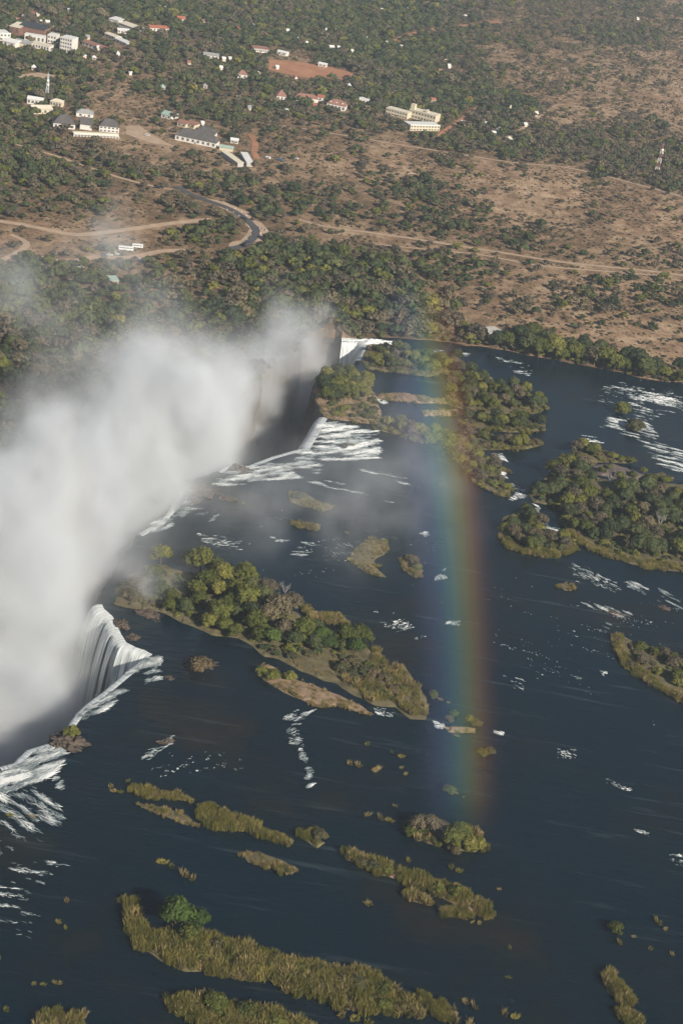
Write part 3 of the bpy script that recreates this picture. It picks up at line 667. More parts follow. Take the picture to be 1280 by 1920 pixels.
reeds('lip', 120, 2.0, "low dry grass on the bare middle of the wooded island", poly=[(530,1215),(560,1210),(640,1225),(690,1240),(640,1270),(600,1265),(560,1250),(530,1235)], straw=.95)
reeds('c1', 60, 2.8, "scattered reeds on the broken shoal in midstream", straw=.6)
reeds('c2', 40, 3.0, "straw reeds on the bushy islet beside the broken shoal", straw=.7)
reeds('d1', 46, 3.0, "dry reeds on the grassy islet behind the main rapids", straw=.6)
reeds('d2', 36, 2.8, "dry reeds on the smaller twin islet", straw=.6)
reeds('e1', 18, 2.4, "tan reeds on the tiny islet below the wooded islet", straw=.8)
reeds('f1', 18, 1.6, "dry grass on the flat shoal", straw=1)
reeds('lowright', 170, 3.2, "golden reeds fringing the bushy right edge island", poly=[(1145,1192),(1165,1192),(1165,1215),(1200,1255),(1260,1295),(1300,1325),(1300,1336),(1260,1306),(1220,1284),(1170,1250),(1150,1222)], straw=.4)
reeds('right', 240, 3.4, "golden reeds along the lower shore of the large right island", poly=[(1060,990),(1080,1005),(1110,1018),(1160,1038),(1200,1050),(1260,1058),(1330,1072),(1330,1084),(1260,1070),(1200,1064),(1150,1048),(1100,1028),(1072,1012)], straw=.45)
reeds('lobe', 160, 3.4, "golden reeds along the lower shore of the rounded islet", poly=[(940,1000),(960,1018),(1000,1030),(1060,1028),(1082,1020),(1083,1030),(1060,1040),(1020,1043),(985,1038),(955,1028),(940,1013)], straw=.4)
reeds('fringe', 150, 3.2, "tan reeds along the marsh spit", straw=.5)
reeds('s1', 60, 2.6, "reeds on the thin bar between two channels", straw=.6)
reeds('s2', 30, 2.4, "reeds on the tiny bar in the channel", straw=.6)
reeds('mass', 150, 3.0, "marsh reeds among the upper bushes", straw=.5)
reeds('mass2', 90, 3.0, "marsh reeds on the middle low island", straw=.5)
reeds('mass3', 110, 3.0, "marsh reeds on the lower long island", straw=.5)
reeds('far', 120, 3.0, "marsh reeds above the farthest cataract", straw=.3)
reeds('head', 130, 2.6, "tan grass on the open side of the headland island", poly=[(600,765),(625,745),(665,745),(700,760),(715,784),(700,795),(640,788),(608,783)], straw=.7)
reeds('rhead', 30, 2.6, "dry grass between bushes on the islet above the right island", straw=.8)

def undergrowth(n, poly, label, wr=(3.0, 6.0)):
    W = []; K = []; Ro = []; S = []
    for x, y in rand_in_poly(poly, n, 3.0):
        p = P(x, y, .6); w_ = random.uniform(*wr); W.append((p.x, p.y, .2)); K.append(random.choice([0, 1, 2, 3, 4, 5, 6, 4, 5, 6, 7, 8])); Ro.append((0, 0, random.uniform(0, 6.28))); S.append((w_, w_, w_ * random.uniform(.55, .85)))
    return scatter("undergrowth", 'tree', W, K, Ro, S, label)
undergrowth(170, [(262,1075),(310,1068),(365,1088),(420,1106),(520,1146),(575,1172),(650,1188),(690,1215),(650,1228),(560,1225),(520,1228),(470,1206),(395,1184),(300,1142),(262,1120)], "thick undergrowth below the trees of the wooded lip island")
undergrowth(46, [(222,1108),(240,1085),(270,1068),(300,1066),(330,1085),(300,1140),(250,1138)], "low bushes at the misty gorge end of the lip island", (2.0, 4.5))
undergrowth(60, [(620,1232),(690,1235),(740,1262),(770,1300),(730,1310),(660,1280)], "low green bushes among the golden reeds of the lip island", (2.5, 4.5))
undergrowth(230, [(996,934),(1030,890),(1042,874),(1102,882),(1112,920),(1200,918),(1290,925),(1330,1065),(1260,1060),(1160,1038),(1085,1008),(1060,985),(1040,955)], "thick undergrowth on the large right island", (3.5, 6.5))
undergrowth(70, [(965,968),(985,958),(1005,985),(1040,1003),(1076,1014),(1070,1032),(1000,1036),(955,1020),(942,1000)], "undergrowth on the rounded wooded islet", (3.0, 5.5))
undergrowth(70, [(595,740),(600,715),(625,700),(662,700),(690,716),(708,760),(700,785),(640,780),(606,765)], "undergrowth on the headland island")
undergrowth(90, ISLES['mass'], "undergrowth on the upper marsh island", (2.5, 5.0))
undergrowth(50, ISLES['mass2'], "undergrowth on the middle marsh island", (2.5, 5.0))
undergrowth(60, ISLES['mass3'], "undergrowth on the lower marsh island", (2.5, 5.0))
undergrowth(90, ISLES['fringe'], "undergrowth on the marsh spit", (2.5, 5.0))
undergrowth(80, ISLES['far'], "undergrowth above the farthest cataract", (2.5, 5.0))
undergrowth(90, ISLES['lowright'], "undergrowth on the midstream island at the right edge", (3.0, 5.5))
undergrowth(40, [(300,1755),(350,1768),(440,1782),(560,1815),(640,1828),(700,1845),(740,1875),(690,1880),(600,1855),(480,1815),(380,1800),(310,1780)], "low green shrubs among the foreground reeds", (2.5, 4.5))
undergrowth(22, ISLES['mid'], "shrubs on the islet at the foot of the rainbow", (2.5, 4.5))
undergrowth(26, ISLES['rhead'], "shrubs on the islet above the right island", (2.5, 4.5))

# ------------------------------------------------------------------ single trees and bushes
ZONES = {}
def rnd_rot(): return random.uniform(0, 6.283)
def tree(zone, bx_, by_, wpx, kind='green', hs=1.0, land=False):
    p = PL(bx_, by_) if land else P(bx_, by_, .5)
    w = wpx * mpp(bx_, by_) * 1.22
    bush = kind in ('bush', 'reedbush')
    e = empty("bush" if bush else ("dead_tree" if kind == 'dead' else "tree"), p, rnd_rot())
    h = w * hs * random.uniform(.9, 1.1); e.scale = (w * random.uniform(.94, 1.06), w * random.uniform(.94, 1.06), h)
    if kind == 'dead':
        obj("branches", random.choice(DEADTRUNK), e)
    else:
        obj("foliage" if bush else "crown", random.choice(CROWN[kind]), e)
        if not bush: obj("trunk", random.choice(TRUNK), e)
        else: obj("stem", random.choice(TRUNK), e).scale = (.6, .6, .5)
    ZONES.setdefault((zone, bush, kind == 'dead'), []).append((bx_, by_, wpx, kind, e))
    return e
def cen(zone, cx, cy, w, kind='green', hs=1.0):           # crown centre and width read in the photograph
    tree(zone, cx, cy + .36 * w * hs, w, kind, hs)
LIPT = [(302,1042,36,'green'),(288,1076,32,'green'),(300,1105,30,'dark'),(322,1120,26,'green'),(345,1140,30,'dark'),(318,1138,24,'green'),(358,1050,34,'dark'),(376,1052,42,'green'),(366,1106,36,'green'),(372,1125,28,'green'),(386,1088,42,'green'),(404,1064,36,'dark'),(416,1082,42,'green'),(408,1106,34,'green'),(455,1084,44,'green'),(468,1100,36,'dark'),(438,1108,38,'green'),(460,1122,46,'green'),(432,1128,30,'green'),(440,1148,28,'dark'),(410,1148,44,'green'),(392,1166,32,'green'),(418,1172,34,'green'),(440,1182,30,'green'),(470,1150,34,'dark'),(478,1170,42,'green'),(500,1155,42,'dry'),(520,1142,46,'dry'),(545,1132,42,'dry'),(498,1104,40,'dry'),(492,1122,38,'dark'),(508,1196,34,'vivid'),(484,1192,30,'green'),(530,1180,36,'dry'),(566,1182,46,'green'),(548,1200,30,'dark'),(590,1178,30,'dark'),(602,1194,34,'vivid'),(614,1206,32,'vivid'),(648,1192,40,'green'),(674,1192,40,'green'),(664,1216,34,'vivid'),(640,1212,28,'dark'),(588,1206,30,'dark')]
for t in LIPT: cen('lip', *t)
cen('lip', 532, 1112, 26, 'dead', 1.2)
for x, y, w in [(545,1225,24),(575,1222,22),(640,1245,34),(655,1258,30),(675,1252,32),(700,1258,28),(720,1268,30),(690,1272,26),(735,1290,24),(660,1235,26),(250,1110,40),(262,1090,34)]: cen('lip', x, y, w, 'bush', .8)
for x, y, w in [(492,1255,28),(508,1262,30),(542,1265,26)]: cen('strip', x, y, w, 'reedbush', .9)
def fill(zone, poly, n, wr, mix, mind, hs=1.0):
    for x, y in rand_in_poly(poly, n, mind):
        k = random.choices(list(mix), weights=list(mix.values()))[0]
        tree(zone, x, y, random.uniform(*wr) * (1 if k not in ('bush',) else .8), k, hs * (.8 if k == 'bush' else 1))
G = {'green': 3, 'dark': 3, 'dry': 2, 'bush': 2}
fill('right', [(998,932),(1030,892),(1045,876),(1100,888),(1110,925),(1200,925),(1290,930),(1330,1065),(1260,1058),(1160,1035),(1085,1005),(1065,985),(1040,950)], 80, (22, 36), {'green': 3, 'dark': 4, 'dry': 1.6, 'bush': 1}, 15)
for x, y, w in [(1115,985,22),(1232,985,30),(1140,905,24)]: cen('right', x, y, w, 'dead', 1.1)
fill('lobe', [(965,972),(985,960),(1005,985),(1040,1005),(1072,1015),(1070,1030),(1000,1034),(955,1018),(942,1000)], 22, (20, 30), {'green': 3, 'dark': 2, 'dry': 2, 'bush': 2}, 13)
fill('rhead', [(1072,855),(1080,842),(1110,842),(1130,855)], 9, (18, 26), {'green': 2, 'dry': 1, 'bush': 2}, 10)
for x, y, w in [(1147,852,20),(1163,858,18),(1180,860,20),(1222,892,22),(1245,896,24),(1160,890,20),(1128,880,16),(1185,888,18),(1140,874,14),(1205,880,16)]: cen('rhead', x, y, w, 'reedbush', .8)
fill('head', [(595,735),(600,715),(625,702),(662,702),(688,720),(692,745),(640,752),(606,755)], 22, (22, 30), {'green': 3, 'dark': 3, 'dry': 1}, 14)
fill('head', [(612,775),(640,765),(700,765),(712,785),(690,790),(640,784)], 12, (16, 22), {'bush': 3, 'reedbush': 2}, 12)
fill('far', [(680,680),(692,655),(735,650),(780,665),(850,672),(870,688),(800,700),(720,694)], 30, (16, 26), {'green': 3, 'dark': 2, 'dry': 2, 'bush': 2, 'reedbush': 2}, 12)
fill('mass', [(855,690),(905,710),(985,738),(1015,750),(1020,766),(960,770),(900,770),(845,755),(840,735)], 40, (18, 28), {'green': 4, 'dark': 3, 'dry': 1, 'bush': 1, 'reedbush': 2}, 13)
fill('mass', [(865,786),(950,787),(1014,797),(1016,806),(960,807),(900,800)], 18, (18, 26), {'green': 3, 'dark': 2, 'bush': 2}, 12)
fill('mass', [(855,818),(950,825),(1010,832),(985,838),(900,840)], 18, (16, 24), {'green': 3, 'dry': 1, 'bush': 3, 'reedbush': 2}, 12)
fill('fringe', [(708,790),(790,804),(838,820),(850,840),(930,866),(930,890),(952,918),(905,908),(872,886),(850,850),(816,830),(760,815)], 40, (18, 26), {'green': 3, 'dry': 2, 'bush': 2, 'reedbush': 3}, 12)
fill('lowright', [(1155,1200),(1200,1215),(1300,1240),(1320,1330),(1270,1295),(1200,1250)], 26, (20, 30), {'green': 2, 'dry': 2, 'bush': 3, 'reedbush': 3}, 13, .8)
for x, y, w, k in [(782,1545,34,'dry'),(768,1555,26,'reedbush'),(805,1548,38,'dry'),(828,1556,34,'dry'),(846,1572,40,'green'),(862,1558,38,'green'),(880,1578,34,'reedbush'),(898,1580,28,'reedbush'),(850,1588,24,'bush')]: cen('mid', x, y, w, k, .85)
for x, y, w, k in [(327,1718,60,'vivid'),(368,1726,42,'vivid'),(350,1752,32,'green')]: cen('front', x, y, w, k, 1.15)
for x, y, w, k in [(405,1768,36,'bush'),(385,1785,34,'reedbush'),(600,1815,36,'bush'),(670,1840,44,'bush'),(720,1850,34,'reedbush'),(560,1810,32,'reedbush'),(640,1830,36,'bush'),(720,1880,30,'reedbush')]: cen('front', x, y, w, k, .7)
for x, y, w, k in [(402,1880,44,'green'),(345,1888,30,'reedbush'),(460,1895,40,'reedbush'),(520,1915,40,'reedbush')]: cen('front2', x, y, w, k, .7)
for x, y, w, k in [(1163,763,34,'reedbush'),(1190,793,36,'bush'),(1152,1736,30,'reedbush'),(842,1478,24,'reedbush'),(770,1045,26,'bush'),(780,1060,22,'reedbush'),(905,1408,22,'reedbush'),(917,1405,20,'bush'),(892,1352,24,'bush'),(880,1345,20,'reedbush'),(842,1345,20,'bush'),(850,1335,18,'reedbush'),(600,1560,30,'bush'),(680,1612,24,'bush'),(700,1618,26,'bush'),(725,1626,24,'reedbush'),(820,1660,26,'reedbush'),(855,1668,28,'reedbush'),(558,928,22,'bush'),(135,1368,30,'reedbush'),(375,1240,44,'bush'),(812,1300,22,'reedbush'),(645,835,14,'bush')]: cen('water', x, y, w, k, .85)
BANKT = [(930,640,34,'dark'),(945,643,30,'green'),(975,632,36,'dark'),(992,630,38,'green'),(985,650,36,'dark'),(1008,655,40,'green'),(1020,640,36,'dark'),(1035,655,44,'green'),(1052,668,26,'green'),(1064,650,28,'dark'),(1075,662,34,'green'),(1090,648,30,'dark'),(1092,668,30,'green'),(1112,672,36,'dry'),(1130,676,40,'green'),(1122,655,28,'dark'),(1150,684,34,'green'),(1168,688,26,'green'),(1175,668,34,'dark'),(1190,675,36,'dark'),(1205,690,44,'dark'),(1225,690,34,'dark'),(1240,700,26,'green'),(1212,702,24,'green'),(1270,690,30,'dark'),(1278,710,24,'green'),(900,634,22,'dry'),(1140,660,26,'dry')]
for x, y, w, k in BANKT: tree('bank', x, y + .36 * w, w, k, 1.0, True)

ORD = ["first", "second", "third"] + ["%dth" % i for i in range(4, 200)]
def ordn(i):
    if i < 3: return ORD[i]
    n = i + 1
    return "%d%s" % (n, 'th' if 10 < n % 100 < 14 else {1: 'st', 2: 'nd', 3: 'rd'}.get(n % 10, 'th'))
WHERE = {'lip': "on the large wooded island at the falls lip", 'strip': "on the grass strip below the wooded island", 'right': "on the large right edge island", 'lobe': "on the rounded islet left of the right island",
 'rhead': "on the islets above the right island", 'head': "on the headland between the far falls", 'far': "on the island above the farthest cataract", 'mass': "on the marsh islands", 'fringe': "on the marsh spit",
 'lowright': "on the midstream island cut by the right edge", 'mid': "on the islet at the rainbow's foot", 'front': "on the long foreground island", 'front2': "on the bottom edge island", 'water': "on the small shoals and islets in the river", 'bank': "on the far river bank"}
KW = {'green': "olive green", 'dark': "dark green", 'dry': "grey brown", 'vivid': "bright green", 'bush': "brownish", 'reedbush': "green", 'dead': "bare pale"}
for (z, bush, dead), lst in ZONES.items():
    lst.sort(key=lambda t: t[0]); n = len(lst)
    noun = "bush" if bush else ("dead tree" if dead else "tree")
    for i, (x, y, w, k, e) in enumerate(lst):
        if n == 1: lab = "%s %s %s" % ("only" if False else KW[k], noun, WHERE[z])
        elif i == n - 1: lab = "%s %s, rightmost %s" % (KW[k], noun, WHERE[z])
        elif i == 0: lab = "%s %s, leftmost %s" % (KW[k], noun, WHERE[z])
        else: lab = "%s %s, %s from the left %s" % (KW[k], noun, ordn(i), WHERE[z])
        tag(e, lab, noun, "%ss %s" % ("bushe" if bush else noun, WHERE[z]))

# ------------------------------------------------------------------ reed tufts and mats standing alone in the water
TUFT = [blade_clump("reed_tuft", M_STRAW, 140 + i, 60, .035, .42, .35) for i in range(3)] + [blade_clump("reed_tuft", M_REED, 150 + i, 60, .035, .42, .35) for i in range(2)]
TUFTS = [(125,1690,14),(110,1730,14),(123,1741,12),(64,1846,11),(82,1847,10),(108,1844,14),(690,1696,18),(952,1833,12),(955,1778,10),(935,1668,9),(1232,1730,20),(1246,1743,12),(1187,1757,10),(1160,1768,13),(1218,1780,11),(1259,1790,12),(872,1880,16),(888,1888,18),(945,1900,18),(965,1908,20),(640,1905,20),(665,1912,22),(690,1918,18),(850,1915,24),(880,1922,24),(305,1618,18),(322,1626,16),(345,1640,20),(362,1648,20),(208,1476,12),(226,1486,14),(240,1466,10),(213,1484,12),(655,1432,14),(672,1436,16),(705,1445,18),(688,1396,12),(735,1412,10),(752,1420,12),(752,1440,10),(760,1452,10),(690,1528,16),(712,1534,18),(730,1540,14),(740,1512,9),(765,1614,12),(845,1628,16),(860,1634,14),(870,1724,12),(885,1730,10),(898,1732,9),(855,1488,8),(868,1495,8),(825,1312,9),(840,1318,8),(855,1380,10),(700,1028,14),(715,1030,12),(655,1050,12),(690,1070,10),(710,1062,12),(440,938,12),(456,945,10),(610,948,12),(20,1530,14),(60,1532,12),(1085,1032,9),(650,1000,10),(960,845,12),(952,885,16),(660,835,10),(12,1895,16),(-2,1797,10)]
TUFTS.sort(key=lambda t: t[1])
NEAR = [("right", 900, 9999), ("left", -99, 380), ("middle", 380, 900)]
side_cnt = {}
for x, y, w in TUFTS:
    s = [a for a, b, c in NEAR if b <= x < c][0]; side_cnt[s] = side_cnt.get(s, 0) + 1
    o = obj("reed_tuft", random.choice(TUFT)); p = P(x, y, 0); o.location = p; k = w * mpp(x, y)
    o.scale = (k * random.uniform(.8, 1.2), k * random.uniform(.45, .8), k * random.uniform(.32, .5)); o.rotation_euler = (0, 0, rnd_rot())
    tag(o, "small straw coloured reed tuft in the river, %s from the top on the %s side" % (ordn(side_cnt[s] - 1), s), "reed tuft", "reed tufts standing alone in the river")

# ------------------------------------------------------------------ rocks
def rock(px, py, w, d, h, label, mat=None, seed=0):
    V, Fc = ico(5); s = w * mpp(px, py) * .5; out = []; h *= .62
    for v in V:
        q = Vector(v); sd = Vector((seed * 7.1, seed * 3.3, 0))
        n = 1 + .45 * mnoise.noise(q * 1.5 + sd) + .30 * mnoise.noise(q * 3.4 - sd) + .16 * mnoise.noise(q * 8 + sd)
        c = mnoise.cell(Vector((v[0] * 4.5 + seed, v[1] * 4.5, seed))) - .5
        out.append((v[0] * s * n, v[1] * s * d * n, max(-.6, v[2] * h * n + (c * .5 * h if v[2] > .1 else 0))))
    me = mesh_arr("rock", np.array(out), Fc, mat or M_ROCK); o = obj("rock", me); o.location = P(px, py, -.15); o.rotation_euler = (0, 0, random.uniform(-.5, .5))
    return tag(o, label, "rock")
rock(132, 1392, 66, .7, 3.0, "dark rocky outcrop on the lip near the left edge", seed=1)
rock(108, 1397, 32, .8, 2.4, "dark rock at the very brink left of the lip outcrop", seed=2)
rock(228, 1172, 36, .9, 2.4, "brown rock at the top of the tall white curtain", seed=3)
rock(250, 1196, 24, .9, 1.5, "lower brown rock beside the top of the tall curtain", seed=4)
rock(378, 918, 74, .8, 2.6, "wide brown rock shelf on the lip at the edge of the mist", seed=5)
rock(362, 938, 34, .8, 1.8, "small rock under the wide rock shelf", seed=6)
rock(446, 880, 40, .8, 2.4, "brown rock between the white rapids of the middle lip", seed=7)
rock(425, 935, 34, .6, 1.4, "low reddish rock right of the wide rock shelf", seed=8)
rock(312, 1392, 30, .6, 1.2, "reddish rock awash in the near rapids", seed=9)
rock(372, 1246, 62, .6, 1.6, "brown rocky shoal left of the grass strip", seed=10)
rock(318, 1272, 18, .8, 1.0, "small brown rock near the curtain's lip", seed=11)
rock(276, 1150, 60, .6, 1.5, "rock shelf at the gorge end of the wooded island", seed=12)
rock(1170, 893, 60, .7, 2.4, "pale rounded rock above the large right island", M_ROCKP, 13)
rock(1205, 915, 44, .8, 2.6, "pale rock dome among the trees of the right island", M_ROCKP, 14)
rock(930, 870, 16, .8, 1.6, "small rock beside the marsh spit", seed=15)
rock(700, 790, 26, .6, 1.2, "rocky point below the headland island", seed=16)
rock(1150, 1150, 40, .5, 1.0, "low reddish shoal in the right rapids", seed=17)
rock(1245, 1140, 26, .7, 1.2, "dark rock in the rapids at the right edge", seed=18)
rock(985, 970, 16, .8, 1.2, "small rock in the white channel beside the rounded islet", seed=19)

# ------------------------------------------------------------------ white water
def edge_dist(x, y, poly):
    m_ = 1e9
    for (ax, ay), (bx_, by_) in zip(poly, poly[1:] + poly[:1]):
        dx, dy = bx_ - ax, by_ - ay; t = max(0, min(1, ((x - ax) * dx + (y - ay) * dy) / (dx * dx + dy * dy + 1e-9)))
        m_ = min(m_, math.hypot(x - ax - t * dx, y - ay - t * dy))
    return m_
def foam(polys, n, Lr, Wr, flow, label, thr=.42, hgt=.30, lipfade=True):
    Vs = []; Qs = []; tone = []; nv = 0; K = 6
    for poly in polys:
        xs = [p[0] for p in poly]; ys = [p[1] for p in poly]; cnt = 0; tries = 0
        ar = abs(sum(a[0] * b[1] - b[0] * a[1] for a, b in zip(poly, poly[1:] + poly[:1]))) / 2; nn = int(min(n * 2.4, ar * .34))
        ed = max(2.5, .17 * min(max(xs) - min(xs), (max(ys) - min(ys)) * 1.5))
        while cnt < nn and tries < nn * 24:
            tries += 1
            x = random.uniform(min(xs), max(xs)); y = random.uniform(min(ys), max(ys))
            if not in_poly(x, y, poly): continue
            p = P(x, y); q = P(x + flow[0], y + flow[1]); d = (q - p).normalized()
            u = p.x * d.x + p.y * d.y; v = -p.x * d.y + p.y * d.x
            u += 3.0 * (float(vnoise(p.x / 6, p.y / 6, 31)) - .5); v += 2.2 * (float(vnoise(p.x / 7, p.y / 7, 37)) - .5)
            cn = float(vnoise(u / 12, v / 1.5, 5)) * .5 + float(vnoise(u / 34, v / 9, 9)) * .32 + float(vnoise(u / 3.0, v / 1.2, 13)) * .18
            f = min(1.0, edge_dist(x, y, poly) / (ed * 2.2))
            ex = cn - (thr + .02 + .20 * (1 - f))
            if ex < random.uniform(-.05, .03): continue
            ang = random.gauss(0, .22)
            d = Vector((d.x * math.cos(ang) - d.y * math.sin(ang), d.x * math.sin(ang) + d.y * math.cos(ang), 0)); s = Vector((-d.y, d.x, 0))
            Ln = random.uniform(*Lr) * .85 * (.5 + 1.6 * max(0, ex)); Wd = random.uniform(*Wr) * .34; cur = random.gauss(0, .2); ph = random.uniform(0, 9); tn = min(1, max(.1, .20 + 3.2 * ex + random.uniform(-.4, .35)))
            for k in range(K):
                t = k / (K - 1); pr = math.sin(math.pi * min(1, t ** .6 + .02)) ** .8 * Wd * (.5 + random.random())
                c = p + d * (t - .5) * Ln + s * (cur * Ln * (t - .5) ** 2 * 2 + .35 * Wd * math.sin(ph + t * 9))
                h = hgt * random.uniform(.3, 1.0) * math.sin(math.pi * t) + .05
                Vs += [(*(c + s * pr)[:2], .03), (c.x, c.y, .03 + h), (*(c - s * pr)[:2], .03)]; tone += [tn] * 3
            for k in range(K - 1):
                a = nv + k * 3; Qs += [(a, a + 1, a + 4, a + 3), (a + 1, a + 2, a + 5, a + 4)]
            nv += K * 3; cnt += 1
    me = mesh_arr("white_water", Vs, Qs, M_FOAM); set_attr(me, "tone", tone)
    return tag(obj("white_water", me), label, kind="stuff")
foam([[(-60,1470),(0,1442),(40,1432),(70,1405),(100,1398),(130,1395),(118,1430),(95,1455),(60,1470),(0,1490)]], 620, (4, 12), (.18, .55), (-30, 12), "dense white rapids on the lip at the left edge", .22)
foam([[(-40,1490),(60,1470),(110,1500),(120,1530),(100,1570),(0,1600),(-40,1610)]], 260, (4, 10), (.15, .45), (-30, -18), "streaked rapids below the left lip", .41)
foam([[(-40,1600),(60,1590),(120,1590),(130,1640),(110,1700),(60,1760),(-40,1740)]], 110, (2, 6), (.12, .32), (-30, -6), "broken riffles at the lower left", .52)
foam([[(138,1362),(150,1337),(205,1294),(240,1263),(280,1231),(298,1226),(300,1246),(272,1274),(228,1308),(190,1335),(165,1345),(160,1362)]], 420, (4, 10), (.15, .5), (-30, 14), "white rapids pouring over the lip beside the recess", .24)
foam([[(268,1212),(295,1222),(315,1250),(300,1275),(270,1285)]], 60, (3, 7), (.12, .3), (-30, 10), "light riffles right of the recess", .45)
foam([[(262,1005),(330,936),(350,915),(385,940),(420,970),(395,978),(330,985),(290,1008)]], 300, (4, 11), (.15, .5), (-30, 14), "white rapids at the edge of the mist beside the wooded island", .33)
foam([[(385,905),(440,878),(466,876),(520,860),(576,842),(600,870),(598,888),(540,880),(560,898),(500,900),(430,912)]], 720, (5, 15), (.16, .6), (-34, 4), "white rapids along the middle lip", .28)
foam([[(575,842),(608,785),(640,795),(706,808),(708,858),(650,865),(600,862)]], 760, (5, 15), (.16, .6), (-34, 3), "broad white rapids below the headland island", .30)
foam([[(560,905),(640,900),(720,925),(740,945),(690,940),(640,930)],[(660,870),(760,895),(770,912),(700,898)]], 45, (3, 9), (.12, .32), (-30, -6), "scattered riffles behind the middle rapids", .45)
foam([[(505,1005),(560,1008),(600,1022),(570,1045),(540,1040)],[(370,1000),(450,1010),(470,1040),(400,1045)]], 40, (3, 7), (.12, .3), (-30, -2), "small riffles above the wooded island", .42)
foam([[(762,1005),(802,995),(806,1008),(775,1018)],[(800,1075),(835,1065),(838,1085),(815,1090)],[(690,1145),(740,1150),(805,1190),(790,1205),(720,1175)],[(830,1160),(875,1166),(868,1176),(835,1174)]], 46, (1.2, 3.4), (.12, .35), (-30, 6), "speckled riffles in midstream right of the wooded island", .44)
foam([[(530,1345),(560,1330),(592,1322),(595,1340),(560,1370),(570,1400),(545,1395)],[(560,1400),(582,1425),(590,1470),(578,1480),(566,1440)]], 70, (2, 5.5), (.15, .42), (-30, 10), "thin line of white water below the grass strip", .38)
foam([[(265,1425),(285,1395),(325,1380),(322,1395),(300,1408),(280,1425)],[(100,1455),(122,1460),(118,1480),(104,1475)]], 40, (2, 5), (.15, .4), (-30, 14), "white riffles round the reddish rock in the near river", .32)
foam([[(1125,730),(1160,712),(1200,712),(1290,735),(1290,770),(1200,790),(1170,770),(1120,755)]], 320, (2, 7), (.14, .42), (-30, -6), "speckled rapids across the upper right river", .40)
foam([[(1150,775),(1205,780),(1240,830),(1290,850),(1290,890),(1240,875),(1200,830),(1170,815),(1120,805)]], 420, (4, 12), (.16, .5), (-30, -8), "long white rapids at the right edge", .35)
foam([[(925,665),(960,672),(1000,690),(990,705),(950,695)],[(850,655),(880,658),(876,668),(840,664)],[(770,655),(830,655),(840,668),(790,664)],[(735,636),(765,640),(760,652),(740,650)],[(700,742),(728,745),(725,758),(702,756)],[(1090,815),(1130,822),(1128,835),(1095,832)]], 46, (2, 6), (.15, .4), (-30, -3), "riffles in the channels of the marsh", .40)
foam([[(918,850),(940,850),(950,865),(930,862)],[(925,880),(945,880),(952,900),(930,898)],[(955,905),(985,915),(985,932),(955,938),(968,922)],[(1000,945),(1015,950),(1005,962)],[(1010,975),(1030,985),(1058,995),(1050,1002),(1020,992)]], 60, (1.5, 5), (.2, .55), (-26, -10), "white chute between the marsh spit and the rounded islet", .25)
foam([[(1055,1045),(1100,1040),(1110,1060),(1160,1090),(1165,1115),(1110,1095),(1080,1090)],[(1170,1080),(1215,1105),(1210,1120),(1175,1100)],[(1230,1100),(1285,1130),(1285,1150),(1250,1135)],[(1090,1130),(1130,1135),(1185,1150),(1180,1160),(1120,1150)],[(1115,1165),(1150,1165),(1140,1180)]], 75, (2, 6), (.14, .4), (-28, -14), "white rapids below the large right island", .40)
foam([[(940,1265),(985,1275),(985,1295),(960,1290)],[(1040,1405),(1078,1400),(1080,1428),(1045,1425)],[(1130,1455),(1190,1465),(1180,1485),(1140,1480)],[(1185,1555),(1220,1558),(1215,1570)],[(1225,1605),(1285,1600),(1285,1625),(1230,1620)],[(1205,1345),(1230,1350),(1225,1360)],[(1065,1265),(1090,1272),(1080,1282)],[(1120,1255),(1140,1260),(1130,1268)],[(960,1315),(975,1320),(970,1330)]], 20, (1, 3), (.1, .3), (-26, -8), "flecks of white water in the dark right river", .36)
foam([[(700,1325),(745,1332),(735,1345),(705,1340)],[(812,1352),(835,1358),(830,1368),(815,1365)],[(925,1370),(945,1372),(940,1380),(925,1378)]], 30, (1, 3.5), (.15, .4), (-26, -8), "white trickle off the tip of the wooded island", .25)
foam([[(420,940),(700,885),(860,960),(900,1250),(700,1150),(450,1060)]], 150, (.7, 2.2), (.2, .5), (-30, 4), "thin riffles over the middle of the river", .60)
foam([[(900,1070),(1290,1090),(1290,1200),(1140,1310),(900,1360)]], 110, (.7, 2.2), (.2, .45), (-28, -10), "thin riffles over the right of the river", .60)
foam([[(150,1400),(450,1370),(640,1500),(300,1480)]], 50, (.7, 2.2), (.2, .45), (-28, 8), "thin riffles in front of the near lip", .62)
foam([[(640,640),(690,634),(735,640),(730,648),(690,648),(680,642)]], 130, (3, 8), (.2, .6), (-30, 2), "white water above the farthest cataract", .15)

# ------------------------------------------------------------------ buildings
WALLW = simple("white_wall", (.66, .63, .58), .8, .08, .4); WALLC = simple("cream_wall", (.60, .53, .39), .8, .08, .4); WALLB = simple("brick_wall", (.22, .12, .09), .85, .2, .5); WALLG = simple("grey_wall", (.42, .40, .38), .85, .15, .4)
ROOF = {'thatch': simple("thatch_roof", (.095, .088, .085), .95, .3, .3), 'red': simple("red_roof", (.34, .12, .075), .8, .25, .3), 'brown': simple("brown_tile_roof", (.26, .135, .10), .8, .25, .3),
        'white': simple("white_roof", (.66, .65, .62), .7, .1, .3), 'grey': simple("grey_roof", (.30, .30, .29), .7, .2, .3), 'green': simple("pale_green_roof", (.30, .40, .34), .7, .15, .3), 'cream': simple("cream_roof", (.62, .56, .44), .8, .1, .3), 'black': simple("black_roof", (.045, .05, .055), .6, .2, .3)}
M_WIN = simple("window_glass", (.11, .11, .11), .25, .2, .5); M_TRIM = simple("painted_trim", (.70, .68, .64), .7, .08, .5)
BUILT = []
